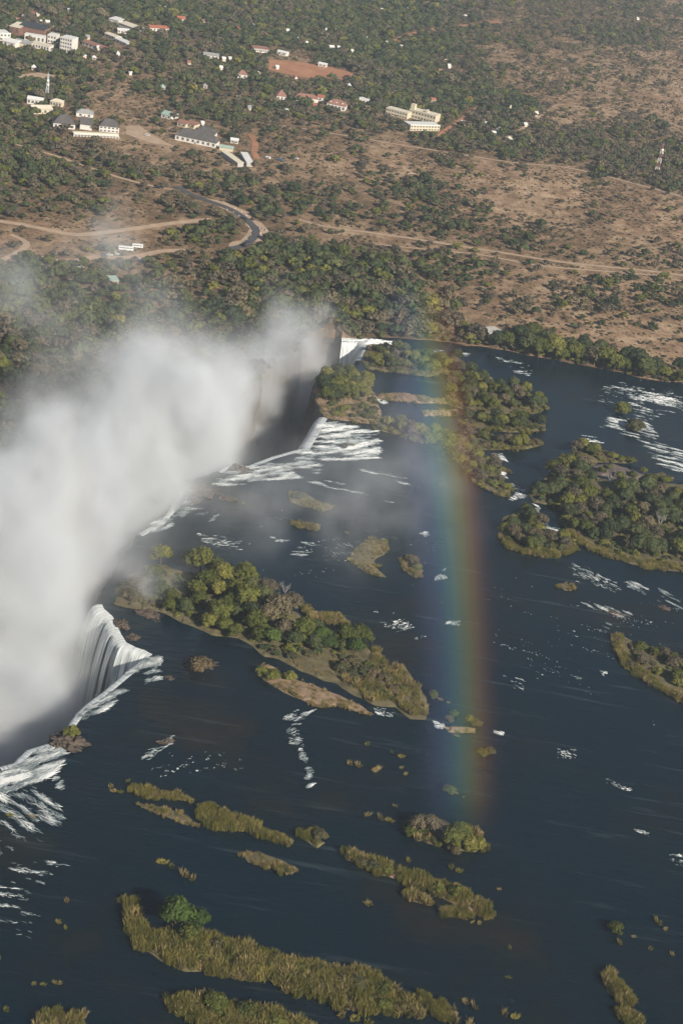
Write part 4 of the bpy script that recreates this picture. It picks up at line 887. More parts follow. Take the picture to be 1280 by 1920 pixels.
def house(a, b, depth, h, roof, wall, label, rtype='gable', rh=2.5, wins=0, name="house", cat="house", floors=1, extra=None):
    A = PL(*a); B = PL(*b); v = B - A; v.z = 0; w = v.length
    c = (A + B) / 2; rz = math.atan2(v.y, v.x); g = min(A.z, B.z, hland(c.x, c.y)) - .3
    e = empty(name, (c.x, c.y, g), rz); hw = w / 2
    for i in range(0, int(w) + 1, 4):
        for j in range(0, int(depth) + 1, 4):
            q = e.location + Matrix.Rotation(rz, 3, 'Z') @ Vector((-hw + i, j, 0)); BUILT.append((q.x, q.y, 3.5))
    for i in range(0, int(w) + 1, 5):
        q = e.location + Matrix.Rotation(rz, 3, 'Z') @ Vector((-hw + i, -5, 0)); BUILT.append((q.x, q.y, 4.0)); q = e.location + Matrix.Rotation(rz, 3, 'Z') @ Vector((-hw + i, -10, 0)); BUILT.append((q.x, q.y, 3.6 if w > 20 else 2.6))
    one_box("wall", -hw, hw, 0, depth, 0, h, wall, e)
    bm = bmesh.new(); o = .5
    if rtype == 'flat':
        bx(bm, -hw - .2, hw + .2, -.2, depth + .2, h, h + .35)
        bx(bm, -hw - .2, hw + .2, -.2, .1, h + .36, h + .9)
    elif rtype == 'mono':
        vs_ = [bm.verts.new(c_) for c_ in ((-hw - o, -o, h), (hw + o, -o, h), (hw + o, depth + o, h + rh), (-hw - o, depth + o, h + rh), (-hw - o, -o, h + .3), (hw + o, -o, h + .3), (hw + o, depth + o, h + rh + .3), (-hw - o, depth + o, h + rh + .3))]
        for f in ((0, 3, 2, 1), (4, 5, 6, 7), (0, 1, 5, 4), (1, 2, 6, 5), (2, 3, 7, 6), (3, 0, 4, 7)): bm.faces.new([vs_[i] for i in f])
    else:
        ins = min(w, depth) * .45 if rtype == 'hip' else -o
        r0 = Vector((-hw + ins, depth / 2, h + rh)); r1 = Vector((hw - ins, depth / 2, h + rh))
        cs = [Vector((-hw - o, -o, h)), Vector((hw + o, -o, h)), Vector((hw + o, depth + o, h)), Vector((-hw - o, depth + o, h))]
        V_ = [bm.verts.new(c_ + Vector((0, 0, .02))) for c_ in cs] + [bm.verts.new(r0), bm.verts.new(r1)]
        for f in ((0, 1, 5, 4), (2, 3, 4, 5), (1, 2, 5), (3, 0, 4), (3, 2, 1, 0)): bm.faces.new([V_[i] for i in f])
    rf = bm_obj("roof", bm, ROOF[roof], e)
    if wins:
        fh = h / floors
        for fl in range(floors):
            for i in range(wins):
                x = -hw + w * (i + .5) / wins; ww = min(1.1, w / wins * .3)
                wo = one_box("window", x - ww, x + ww, -.08, .05, fl * fh + fh * .32, fl * fh + fh * .8, M_WIN, e)
        d = one_box("door", -.55, .55, -.06, .05, .3, 2.3, simple("door_paint", (.16, .10, .06)) if "door_paint" not in MATS else MATS["door_paint"], e) if wins % 2 == 0 else None
    if extra: extra(e, w, depth, h, rh, rf)
    return tag(e, label, cat)
def dormers(n):
    def f(e, w, d, h, rh, rf):
        for i in range(n):
            x = -w / 2 + w * (i + .6) / (n + .2); bm = bmesh.new(); y0 = d * .16
            bx(bm, x - 1.0, x + 1.0, y0, y0 + 3.0, h + .5, h + 2.4)
            dm = bm_obj("dormer", bm, WALLW, rf)
    return f
def pillars(n):
    def f(e, w, d, h, rh, rf):
        for i in range(n + 1):
            x = -w / 2 + w * i / n; one_box("pillar", x - .25, x + .25, -2.2, -1.7, 0, h * .8, M_TRIM, e)
        one_box("veranda_roof", -w / 2, w / 2, -2.4, -.02, h * .8, h * .8 + .3, M_TRIM, e)
    return f
house((328, 262), (404, 278), 13, 5, 'thatch', WALLW, "long lodge with dark thatched roof, dormers and white front", 'hip', 6.5, 8, "lodge", "lodge", 1, dormers(5))
house((366, 252), (402, 259), 10, 4, 'thatch', WALLW, "dark thatched wing behind the long dormered lodge", 'hip', 4.5, 0, "lodge", "lodge")
house((411, 281), (436, 285), 8, 3, 'green', WALLC, "low shed with pale green roof beside the long lodge", 'gable', 1.8)
house((432, 268), (446, 270), 8, 3.2, 'white', WALLW, "small white roofed house behind the green roofed shed", 'gable', 1.6, 2)
house((445, 313), (456, 313), 34, 4, 'cream', WALLG, "left of two long parallel concrete sheds on bare ground", 'mono', .6, 0, "shed", "shed")
house((462, 312), (474, 313), 30, 4, 'white', WALLG, "right of two long parallel concrete sheds, half roofed", 'mono', .6, 0, "shed", "shed")
house((100, 240), (141, 243), 15, 5, 'thatch', WALLW, "large dark thatched lodge building at the left", 'hip', 7, 4, "lodge", "lodge")
house((138, 255), (222, 259), 6, 3, 'cream', WALLW, "long low white terrace with a row of pillars", 'flat', 1, 0, "terrace", "terrace", 1, pillars(14))
house((186, 246), (223, 250), 12, 5.5, 'thatch', WALLW, "thatched lodge wing with white balcony above the terrace", 'hip', 6, 5, "lodge", "lodge", 2)
house((150, 242), (172, 245), 10, 5, 'thatch', WALLW, "dark thatched wing between the two larger thatched roofs", 'gable', 6, 0, "lodge", "lodge")
house((51, 194), (79, 198), 10, 5, 'white', WALLW, "white house left of the lattice tower", 'gable', 2, 4)
house((62, 214), (99, 214), 13, 5, 'cream', WALLC, "cream house with broad pale roof below the lattice tower", 'gable', 2.5, 4)
house((94, 198), (115, 202), 9, 5, 'cream', WALLC, "cream house right of the lattice tower", 'hip', 2.2, 4)
house((143, 218), (175, 222), 10, 4, 'grey', WALLW, "grey roofed house behind the thatched lodges", 'hip', 3, 2)
house((0, 76), (20, 77), 18, 8, 'white', WALLW, "white block at the left edge of the town", 'flat', 1, 3, "building", "building", 2)
house((18, 62), (36, 66), 20, 8, 'cream', WALLB, "red brick hall with pale roof in the town", 'mono', 2, 2, "building", "building")
house((36, 62), (82, 72), 16, 9, 'black', WALLB, "long hall with sloping black roof in the town", 'mono', 2.5, 0, "building", "building")
house((46, 76), (84, 82), 10, 7, 'white', WALLW, "white arcaded shop block in front of the black roofed hall", 'flat', 1, 5, "building", "shop block", 1)
house((5, 84), (28, 90), 18, 5, 'white', WALLW, "white gabled warehouse at the left edge", 'gable', 2.5, 2, "warehouse", "warehouse")
house((26, 86), (54, 92), 16, 5, 'grey', WALLC, "grey roofed warehouse beside the white one", 'gable', 2.5, 2, "warehouse", "warehouse")
house((56, 88), (92, 96), 12, 5, 'cream', WALLW, "long white shop row below the black roofed hall", 'flat', 1, 7, "building", "shop row")
house((92, 102), (101, 104), 8, 4, 'white', WALLW, "small white cube at the end of the shop row", 'flat', 1, 1)
house((89, 80), (105, 83), 14, 9, 'white', WALLW, "white two storey block left of the tall hotel", 'flat', 1, 3, "building", "building", 2)
house((112, 95), (134, 100), 16, 15, 'white', WALLW, "tall white hotel block at the end of the town centre", 'flat', 1, 5, "hotel", "hotel", 4)
for i in range(6):
    house((154 + i * 6.6, 84 + i * 2.3), (159.6 + i * 6.6, 86 + i * 2.3), 10, 4, 'brown', WALLW, "%s small house from the left in the sloping terrace row" % ordn(i), 'gable', 2.5, 1)
house((204, 42), (222, 47), 14, 5, 'white', WALLW, "upper end of the long white roofed depot", 'mono', 1, 0, "depot", "depot")
house((222, 50), (255, 62), 12, 5, 'cream', WALLW, "long pale roofed depot sloping down among trees", 'mono', 1, 0, "depot", "depot")
house((221, 62), (243, 64), 9, 4, 'white', WALLW, "white hall below the pale roofed depot", 'gable', 1.5, 4, "hall", "hall")
house((196, 68), (216, 76), 10, 4, 'cream', WALLW, "pale roof half hidden by trees under the depot", 'gable', 1.5, 2)
house((216, 78), (238, 88), 10, 4, 'white', WALLW, "white roofed house sloping down below the depot", 'gable', 1.5, 2)
house((281, 58), (317, 60), 12, 4, 'red', WALLW, "long house with bright red roof among far trees", 'gable', 2.5, 6)
house((333, 41), (348, 42), 9, 4, 'red', WALLW, "small white house with red roof at the top", 'gable', 3, 3)
house((474, 97), (503, 100), 10, 4.5, 'brown', WALLW, "long white hall above the sports field", 'mono', 1.2, 8, "hall", "hall")
house((519, 102), (536, 106), 9, 4, 'white', WALLW, "white house right of the long hall above the sports field", 'gable', 1.5, 2)
house((381, 108), (410, 112), 12, 4, 'grey', WALLW, "grey and white house left of the sports field", 'gable', 2, 4)
house((445, 147), (463, 149), 10, 5, 'brown', WALLW, "white house with brown pyramid roof below the sports field", 'hip', 4, 2)
house((518, 188), (538, 190), 14, 5, 'brown', WALLW, "white house with steep red brown roof", 'hip', 5, 3)
house((552, 188), (596, 193), 12, 4, 'brown', WALLW, "long low red brown roof among the trees", 'hip', 3.5, 0)
house((611, 203), (646, 209), 13, 6, 'brown', WALLW, "large red brown roofed villa with white dormers", 'hip', 4.5, 5, "villa", "villa", 1, dormers(3))
house((594, 188), (605, 190), 8, 4, 'red', WALLW, "small orange roofed house beside the long brown roof", 'gable', 2.5, 1)
house((596, 124), (611, 127), 8, 3.5, 'white', WALLW, "white bungalow at the upper edge of the sports field", 'gable', 1.4, 2)
house((672, 192), (691, 195), 10, 4, 'white', WALLW, "white flat roofed house right of the brown villa", 'flat', 1, 3)
house((722, 214), (762, 224), 12, 7, 'cream', WALLC, "left wing of the cream hotel", 'flat', 1, 8, "hotel", "hotel", 2)
def tower(e, w, d, h, rh, rf):
    one_box("tower", -w / 2 + .5, -w / 2 + 5, 1, 6, h + .4, h + 6, WALLC, e); one_box("turret", 2, 4.5, 3, 6, h + .4, h + 3.5, WALLC, e)
house((765, 220), (814, 233), 14, 9, 'cream', WALLC, "main block of the cream hotel with a square tower", 'flat', 1, 9, "hotel", "hotel", 2, tower)
house((768, 245), (823, 246), 14, 6, 'white', WALLC, "front block of the cream hotel with pale broken roof", 'flat', 1, 10, "hotel", "hotel", 2)
house((302, 220), (321, 225), 14, 4, 'green', WALLW, "pale green barrel roof above the long lodge", 'gable', 2.5, 2)
house((332, 236), (348, 240), 10, 4, 'brown', WALLC, "cream house behind the long lodge", 'gable', 2.5, 2)
house((350, 238), (364, 242), 10, 4, 'brown', WALLC, "cream house with twin gables left of the lodge road", 'gable', 3, 2)
house((207, 533), (222, 533), 7, 3, 'green', WALLC, "lone hut with pale roof in the near woodland", 'mono', .8, 2, "hut", "hut")
SM = [(62,31,7,'red',"white cottage with red gable near the top left"),(72,31,6,'white',"white cottage right of the red gabled one"),(45,35,7,'white',"white cottage left of the red gabled one"),(90,46,8,'white',"white cottage above the tall hotel"),(78,45,4,'white',"tiny white cottage beside the one above the hotel"),(35,42,9,'brown',"pinkish cottage behind the brick hall"),
 (159,109,8,'white',"white cottage below the terrace row"),(177,112,9,'white',"white cottage right of the one below the terrace row"),(186,95,8,'white',"white gabled cottage at the lower end of the terrace row"),(222,105,7,'white',"lone white gable in the bare patch"),(64,131,10,'white',"whitish house in the trees below the town"),(245,141,6,'white',"tiny white house at the edge of the dry strip"),
 (382,45,6,'brown',"tiny house in the far woods right of the red roof"),(450,57,10,'red',"small house with orange roof in the far woods"),(478,53,5,'white',"tiny white house right of the orange roof"),(500,68,7,'red',"small red house above the long hall"),(540,62,6,'white',"tiny white house in the far central woods"),(560,75,6,'white',"white speck of a house above the field"),(575,84,8,'white',"white house above the right end of the field"),(622,92,10,'white',"white house between dark trees right of the field"),(636,94,7,'white',"smaller white house beside it"),
 (716,22,6,'white',"tiny white house near the top centre"),(800,10,14,'brown',"long pale house at the top edge"),(742,42,7,'white',"tiny white roof near the red dirt road"),(788,40,6,'white',"white speck left of the red dirt road's bend"),(873,33,9,'white',"white house above the red dirt road"),(748,84,6,'red',"reddish hut at the left end of the dirt road"),(753,92,6,'white',"white hut below the left end of the dirt road"),(725,84,5,'white',"tiny hut left of the dirt road"),(660,100,5,'white',"tiny house in the central woods"),(720,121,5,'white',"tiny pale house in the woods above the cream hotel"),
 (835,112,6,'grey',"grey hut at the edge of the dry plain"),(826,137,8,'brown',"tan house at the edge of the woods"),(824,170,9,'red',"house with red roof above the cream hotel"),(680,190,7,'white',"white annex beside the flat roofed house"),(812,192,10,'red',"red roofed house behind the cream hotel"),(826,204,12,'grey',"grey roofed house right of the cream hotel"),
 (909,237,7,'white',"white house right of the reddish road"),(930,240,8,'green',"green roofed house in the right woods"),(936,248,10,'white',"white house below the green roofed one"),(926,256,7,'white',"tiny white house at the lower edge of the right woods"),(955,265,10,'cream',"cream house at the foot of the sandy road"),(1005,218,6,'white',"white house beside the upper sandy road"),(965,192,6,'white',"white speck in the woods right of the red road"),
 (485,142,5,'white',"tiny white house left of the pyramid roof's trees"),(420,115,7,'white',"white car port left of the field"),(432,115,6,'white',"small white house beside it in the trees"),(306,168,9,'green',"house with teal roof in the central left woods"),(385,165,9,'grey',"grey thatched house above the lodge"),(468,208,6,'grey',"grey hut with white wall above the lodge road"),(538,212,6,'white',"white hut below the steep red brown roof"),(555,148,5,'red',"orange gable below the field"),(590,204,8,'red',"pink hut beside the brown villa"),(1195,37,5,'white',"lone white hut on the far plain"),(380,237,6,'white',"white tank house above the long lodge"),(130,24,4,'white',"white speck of a cottage near the top"),(275,2,8,'white',"pale roof at the very top"),(17,5,6,'white',"tiny white roof in the top left corner"),(165,74,8,'grey',"grey roof behind the terrace row"),(310,20,5,'white',"white speck of a roof above the red roofed cottage"),(330,96,8,'brown',"brown roof midway between depot and sports field"),(415,132,6,'white',"small white roof left of the pyramid roof"),(612,60,6,'white',"small white roof in the deep central woods"),(690,76,6,'white',"white roof left of the dirt road's lower end"),(765,22,6,'white',"white roof near the top right of the town"),(842,128,6,'white',"white hut below the grey hut by the plain"),(880,190,7,'red',"reddish roof above the sandy road"),(868,236,7,'white',"white roof beside the reddish road"),(955,203,6,'white',"white roof near the end of the town woods"),(985,238,6,'white',"white hut on the sandy road"),(520,130,6,'white',"white shed at the left end of the sports field"),(655,165,7,'white',"white roof under trees below the sports field"),(355,122,7,'brown',"dull brown roof in the central left woods")]
for x, y, w, rf, lab in SM:
    w *= .85
    house((x - w / 2, y), (x + w / 2, y + w * .09), random.uniform(5, 8), random.uniform(2.6, 3.6), rf, random.choice([WALLW, WALLW, WALLC]), lab, random.choice(['gable', 'hip', 'gable']), random.uniform(1.6, 2.6), 2 if w > 7 else 0)
BD = np.array(BUILT); RD = np.concatenate([RD, BD])

# ------------------------------------------------------------------ masts, vehicles, posts
M_STEEL = simple("galvanised_steel", (.55, .57, .58), .5, .1, .5); M_MRED = simple("mast_red", (.26, .10, .08), .6, .1, .5); M_MWHITE = simple("mast_white", (.75, .73, .70), .6, .1, .5)
def mast(px, py, h, bw, tw, mats, label, dishes):
    e = empty("lattice_mast", PL(px, py)); n = len(mats)
    for s in range(n):
        z0 = h * s / n; z1 = h * (s + 1) / n; w0 = bw + (tw - bw) * s / n; w1 = bw + (tw - bw) * (s + 1) / n
        bm = bmesh.new(); c0_ = [(w0 * a, w0 * b, z0) for a, b in ((-1, -1), (1, -1), (1, 1), (-1, 1))]; c1_ = [(w1 * a, w1 * b, z1) for a, b in ((-1, -1), (1, -1), (1, 1), (-1, 1))]
        for i in range(4): bar(bm, c0_[i], c1_[i], .22)
        sec = bm_obj("mast_section", bm, mats[s], e); bm = bmesh.new()
        for i in range(4):
            j = (i + 1) % 4; bar(bm, c0_[i], c1_[j], .12); bar(bm, c0_[j], c1_[i], .12); bar(bm, c1_[i], c1_[j], .12)
        bm_obj("bracing", bm, mats[s], sec)
    bm = bmesh.new(); bar(bm, (0, 0, h), (0, 0, h * 1.1), .12); bm_obj("antenna", bm, M_STEEL, e)
    for z, a in dishes:
        bm = bmesh.new(); bar(bm, (math.cos(a) * tw * 2, math.sin(a) * tw * 2, z), (math.cos(a) * (tw * 2 + .8), math.sin(a) * (tw * 2 + .8), z), .4, 10, 1.1); bm_obj("dish", bm, M_MWHITE, e)
    return tag(e, label, "mast")
mast(88, 187, 25, 1.5, .5, [M_STEEL] * 6, "grey steel lattice tower behind the white houses", [(19, -1.2), (15, -1.0), (21, 2.0)])
mast(1230, 322, 29, 2.3, .7, [M_MWHITE, M_MRED, M_MWHITE, M_MRED, M_MWHITE, M_MRED], "red and white lattice mast at the right edge of the bush", [(24, -1.3), (20, .3)])
def paint(nm, c): return MATS.get(nm) or simple(nm, c, .35, .05, .5)
M_TYRE = simple("tyre", (.02, .02, .02), .9)
def vehicle(px, py, ang, L_, W_, H_, col, label, name="car", cat="car"):
    p = PL(px, py); e = empty(name, p + Vector((0, 0, .42)), ang); bm = bmesh.new(); k = .5 if name == "car" else .35
    bx(bm, -L_ / 2, L_ / 2, -W_ / 2, W_ / 2, .35, H_ * (.55 if name == "car" else .97)); bmesh.ops.bevel(bm, geom=bm.edges[:], offset=.12, segments=1, affect='EDGES'); bm_obj("body", bm, col, e)
    if name == "car":
        bm = bmesh.new(); z0, z1 = H_ * .54, H_; a, b = -L_ * .32, L_ * .22
        v = [bm.verts.new(c) for c in ((a, -W_ * .47, z0), (b, -W_ * .47, z0), (b, W_ * .47, z0), (a, W_ * .47, z0), (a + .4, -W_ * .4, z1), (b - .6, -W_ * .4, z1), (b - .6, W_ * .4, z1), (a + .4, W_ * .4, z1))]
        for f in ((4, 5, 6, 7), (0, 1, 5, 4), (1, 2, 6, 5), (2, 3, 7, 6), (3, 0, 4, 7)): bm.faces.new([v[i] for i in f])
        cb = bm_obj("cabin", bm, M_WIN, e); one_box("roof_panel", a + .4, b - .6, -W_ * .4, W_ * .4, z1 + .005, z1 + .06, col, cb)
    else:
        for s in (-1, 1): one_box("window", -L_ * .45, L_ * .45, s * (W_ / 2 + .01) - .02, s * (W_ / 2 + .01) + .02, H_ * .55, H_ * .8, M_WIN, e)
    for sx in (-.32, .32):
        for sy in (-1, 1):
            bm = bmesh.new(); bar(bm, (sx * L_, sy * (W_ / 2 - .2), .35), (sx * L_, sy * (W_ / 2 + .02), .35), .35, 10); bm_obj("wheel", bm, M_TYRE, e)
    return tag(e, label, cat)
PW, PD, PR, PB = paint("white_paint", (.78, .78, .76)), paint("dark_paint", (.03, .03, .035)), paint("red_paint", (.35, .05, .04)), paint("blue_paint", (.10, .14, .22))
vehicle(457, 413, 2.3, 5.5, 2.0, 2.2, PD, "dark van at the inside of the road bend", "van", "van")
vehicle(473, 413, 2.3, 4.5, 1.8, 1.5, PD, "dark car on the outer lane of the road bend")
vehicle(462, 462, 1.2, 9, 2.6, 3.2, PD, "dark truck where the road enters the trees", "truck", "truck")
vehicle(236, 470, .25, 11, 2.6, 3.2, PW, "long white coach at the parking strip", "coach", "coach")
vehicle(258, 465, .25, 8, 2.4, 2.8, PW, "shorter white bus right of the coach", "bus", "bus")
vehicle(266, 491, -.1, 5, 2.0, 2.1, PW, "white van below the parking strip", "van", "van")
vehicle(218, 478, .25, 4.6, 1.9, 1.7, PW, "white car left of the coach")
vehicle(206, 480, .25, 4.6, 1.9, 1.7, PW, "white car second left of the coach")
vehicle(196, 482, .25, 4.6, 1.9, 1.7, PB, "bluish car at the left end of the parked row")
vehicle(152, 503, .1, 4.6, 1.9, 1.7, PW, "white car on the sandy track left of the parking strip")
vehicle(5, 512, .3, 7, 2.4, 2.6, PR, "red truck at the left edge among trees", "truck", "truck")
vehicle(502, 298, -.4, 5, 2, 2, PW, "white van right of the concrete sheds", "van", "van")
vehicle(525, 302, -.4, 6, 2.2, 2.2, PB, "grey blue truck right of the concrete sheds", "truck", "truck")
vehicle(555, 299, -.4, 4.6, 1.9, 1.7, PW, "white car at the end of the sandy yard")
vehicle(276, 255, .1, 4.6, 1.9, 1.7, PW, "white car on the sandy clearing")
posts = [(426, 394), (438, 399), (448, 406), (441, 392), (453, 398), (462, 405), (466, 426), (471, 434), (470, 442), (463, 450)]
for i, (x, y) in enumerate(posts):
    bm = bmesh.new(); bar(bm, (0, 0, 0), (0, 0, 1.1), .28, 8, .2); bar(bm, (0, 0, 1.1), (0, 0, 1.25), .2, 8, .05); o = bm_obj("road_marker", bm, M_MWHITE, None, PL(x, y)); tag(o, "white marker stone beside the tarred road, %s from the top" % ordn(i), "road marker", "white markers along the road")

# red and white barrier walls at the road
def barrier(a, b, label):
    A = PL(*a); B = PL(*b); v = B - A; e = empty("barrier", A, math.atan2(v.y, v.x)); n = 6; w = v.length / n
    for i in range(n): one_box("barrier_panel", i * w + .02, (i + 1) * w - .02, -.2, .2, -.5, 1.3, (M_MRED, M_MWHITE)[i % 2], e)
    tag(e, label, "barrier")
barrier((484, 438), (503, 444), "lower red and white barrier where the road leaves the bend")
barrier((483, 427), (500, 434), "upper red and white barrier where the road leaves the bend")

# ------------------------------------------------------------------ woodland and scrub over the land
rimpoly = [(p.x, p.y) for p in land_b]
def candidates(step, y1):
    xs = np.arange(-700, 1100, step); ys = np.arange(560, y1, step)
    X, Y = np.meshgrid(xs, ys); X = X.ravel(); Y = Y.ravel()
    X = X + RNG.uniform(-.5, .5, len(X)) * step; Y = Y + RNG.uniform(-.5, .5, len(Y)) * step
    px, py = to_px_np(X, Y, np.full(len(X), 3.0))
    ok = (px > -90) & (px < 1370) & (py > -70) & (py < 1250); X, Y, px, py = X[ok], Y[ok], px[ok], py[ok]
    ok = in_poly_np(X, Y, rimpoly); X, Y, px, py = X[ok], Y[ok], px[ok], py[ok]
    ok = ~near_road(X, Y); return X[ok], Y[ok], px[ok], py[ok]
def zland(X, Y): return np.array([hland(a, b) for a, b in zip(X, Y)])
X, Y, px, py = candidates(6.0, 3600)
cv = cover_at(px, py); cl = vnoise(X / 38, Y / 55, 3) * .6 + vnoise(X / 14, Y / 18, 4) * .4
prob = np.clip(cv[:, 0] ** 1.42 * 1.10 + (cl - .5) * 1.3 * (1 - cv[:, 0] * .5) * np.minimum(1, cv[:, 0] * 3), 0, 1)
keep = RNG.uniform(size=len(X)) < prob
tx, ty = np.array([t[0] for t in BANKT]), np.array([t[1] + .3 * t[2] for t in BANKT])
keep &= ~((((px[:, None] - tx) ** 2 + ((py[:, None] - ty) * 2) ** 2) < 13 ** 2).any(1))
X, Y, px, py, cv, cl = X[keep], Y[keep], px[keep], py[keep], cv[keep], cl[keep]; n = len(X)
gm = vnoise(X / 60, Y / 80, 11); green = np.clip(cv[:, 1] + (gm - .5) * .9, 0, 1); u = RNG.uniform(size=n)
kind = np.where(u < green * .78, RNG.integers(0, 4, n), np.where(u < .10 + green * .80, RNG.integers(4, 7, n), RNG.integers(7, 10, n)))
w = (4.2 + 7.5 * RNG.uniform(size=n) ** 1.5) * (.68 + .62 * cv[:, 0]) * np.where(RNG.uniform(size=n) < .12, 1.35, 1.0)
h = w * RNG.uniform(.72, 1.05, n)
scatter("woodland", 'tree', np.stack([X, Y, zland(X, Y) - .2], 1), kind, np.stack([np.zeros(n), np.zeros(n), RNG.uniform(0, 6.28, n)], 1), np.stack([w, w * RNG.uniform(.9, 1.1, n), h], 1), "woodland of mixed green and leafless trees beyond the river")
NTREE = n
X, Y, px, py = candidates(4.6, 3600)
cv = cover_at(px, py); cl = vnoise(X / 26, Y / 34, 8) * .55 + vnoise(X / 9, Y / 11, 12) * .45
keep = RNG.uniform(size=len(X)) < np.clip(.46 + (cl - .5) * 2.0, 0, .9)
X, Y, px, py, cv = X[keep], Y[keep], px[keep], py[keep], cv[keep]; n = len(X)
w = RNG.uniform(1.2, 3.3, n) * np.where(RNG.uniform(size=n) < .15, 1.5, 1.0)
scatter("scrub", 'scrub', np.stack([X, Y, zland(X, Y) - .1], 1), RNG.integers(0, 4, n), np.stack([np.zeros(n), np.zeros(n), RNG.uniform(0, 6.28, n)], 1), np.stack([w, w, w * RNG.uniform(.6, 1.0, n)], 1), "low dry scrub scattered over the bushland")
W = []; K = []; Ro = []; S = []
for p in bank[:-1]:
    for _ in range(3):
        q = Vector((p.x + random.uniform(-3, 3), p.y + random.uniform(-.5, 15) , 0)); w_ = random.uniform(3.0, 7.5)
        W.append((q.x, q.y, hland(q.x, q.y) - .2)); K.append(random.choice([0, 1, 2, 4, 5, 6, 7, 8, 9])); Ro.append((0, 0, random.uniform(0, 6.28))); S.append((w_, w_, w_ * random.uniform(.6, .95)))
scatter("undergrowth", 'tree', W, K, Ro, S, "bushes fringing the far river bank")
print("TREES", NTREE, "SCRUB", n)

# ------------------------------------------------------------------ spray rising from the gorge (voxel volume)
def vol_mat(name, col, aniso, sigma):
    mt = bpy.data.materials.new(name); mt.use_nodes = True; nt = mt.node_tree; N, L = nt.nodes, nt.links
    N.remove(N["Principled BSDF"]); pv = N.new("ShaderNodeVolumePrincipled")
    pv.inputs["Color"].default_value = (*col, 1); pv.inputs["Anisotropy"].default_value = aniso; pv.inputs["Density"].default_value = sigma
    L.new(pv.outputs[0], N["Material Output"].inputs["Volume"]); return mt, nt, pv
M_SPRAY, _, pv = vol_mat("spray", (.945, .975, 1.0), .0, .062)
pv.inputs["Density Attribute"].default_value = "density"
SP_MIN = np.array([-330.0, 470.0, -90.0]); SP_MAX = np.array([170.0, 1190.0, 190.0]); CELL = 10.0
nx, ny, nz = [int(round(v)) + 1 for v in (SP_MAX - SP_MIN) / CELL]
gx = SP_MIN[0] + np.arange(nx) * CELL; gy = SP_MIN[1] + np.arange(ny) * CELL; gz = SP_MIN[2] + np.arange(nz) * CELL
GZ, GY, GX = np.meshgrid(gz, gy, gx, indexing='ij')
base = np.zeros(GX.shape)
def puff(c, sx, sz, amp):
    global base
    d2 = ((GX - c[0]) ** 2 + (GY - c[1]) ** 2) / sx ** 2 + ((GZ - c[2]) / sz) ** 2
    base = np.maximum(base, base * .55 + amp * np.exp(-d2)) if False else base + amp * np.exp(-d2)
def at_h(px, py, h): return P(px, py, h)
# fill of the gorge and the plumes: pixel on the plane of height h, height, radius, half height, amount
PUFFS = [
 # floor of the gorge, left to middle
 (-60,1420,-50,34,50,1.2),(-40,1300,-40,36,50,1.2),(-30,1330,-50,25,42,1.0),(-35,1250,-40,25,44,1.0),(60,1310,-60,15,26,.34),(-35,1180,-20,28,46,1.2),(35,1105,-10,22,36,1.0),(120,1058,-10,23,36,1.0),
 (170,1020,-30,28,46,1.1),(230,970,-30,26,46,1.1),(290,925,-40,24,46,1.1),(350,890,-40,22,44,1.0),(405,850,-50,20,40,.85),(470,820,-50,16,36,.42),(530,790,-55,14,32,.30),
 # over the rim
 (0,1060,15,34,36,1.1),(60,980,15,32,36,1.1),(130,940,20,30,36,1.1),(200,900,15,26,32,.85),(280,860,15,26,34,1.05),(350,835,10,24,34,1.0),(400,815,5,20,32,.9),
 # plumes
 (-50,1020,35,30,28,1.0),(0,960,32,26,26,.85),(60,910,36,22,24,.75),(95,850,44,14,18,.58),(45,845,46,12,15,.48),(130,910,30,19,24,.7),
 (260,790,45,24,28,.95),(325,775,45,24,28,.95),(295,720,58,20,24,.85),(255,680,68,14,18,.55),(335,705,55,17,20,.65),(385,745,35,16,24,.62),(215,745,55,13,16,.30),(400,780,20,18,26,.75),
 (480,740,-10,19,38,.58),(520,670,10,17,32,.50),(545,625,25,14,24,.44),(505,640,30,14,20,.45),(565,690,-10,16,34,.50),(445,725,22,17,26,.58),(540,740,-30,18,34,.46),(590,650,5,12,26,.36),(590,720,-30,12,30,.36),(480,800,-30,16,30,.46),
 # drifting wisps
 (150,720,80,26,14,.17),(70,720,85,24,13,.15),(180,620,95,30,14,.16),(60,560,105,26,16,.24),(20,520,110,20,14,.27),(200,470,115,20,15,.33),(175,410,125,18,15,.30),(225,375,130,15,16,.28),(40,470,118,24,12,.30),
 (610,650,25,22,28,.26),(700,690,30,28,20,.22),(400,640,60,28,20,.30),(310,620,75,26,18,.29),(120,640,92,34,14,.16),(240,540,100,30,14,.18),(275,1060,15,12,22,.5),(245,1105,5,11,22,.5),(420,960,25,36,20,.20),(560,940,25,46,22,.165),(680,900,28,46,22,.16),(760,800,32,46,22,.16),(660,1010,25,42,20,.15),(800,900,28,40,20,.14),(560,765,-40,16,30,.38),(588,705,-20,14,30,.40),(540,820,-40,14,26,.34),(50,1395,-30,17,26,.42),
]
for x, y, h_, sx, sz, am in PUFFS: puff(at_h(x, y, h_), sx, sz, am)
base = np.clip(base, 0, 1.7)
V = np.stack([GX.ravel(), GY.ravel(), GZ.ravel()], 1)
me = bpy.data.meshes.new("spray"); me.vertices.add(len(V)); me.vertices.foreach_set("co", V.astype(np.float32).ravel()); me.materials.append(M_SPRAY)
set_attr(me, "base", base.ravel())
spray = tag(obj("spray", me), "white clouds of spray rising out of the gorge", kind="stuff")
g = bpy.data.node_groups.new("spray_volume", 'GeometryNodeTree')
g.interface.new_socket("Geometry", in_out='INPUT', socket_type='NodeSocketGeometry'); g.interface.new_socket("Geometry", in_out='OUTPUT', socket_type='NodeSocketGeometry')
N, L = g.nodes, g.links
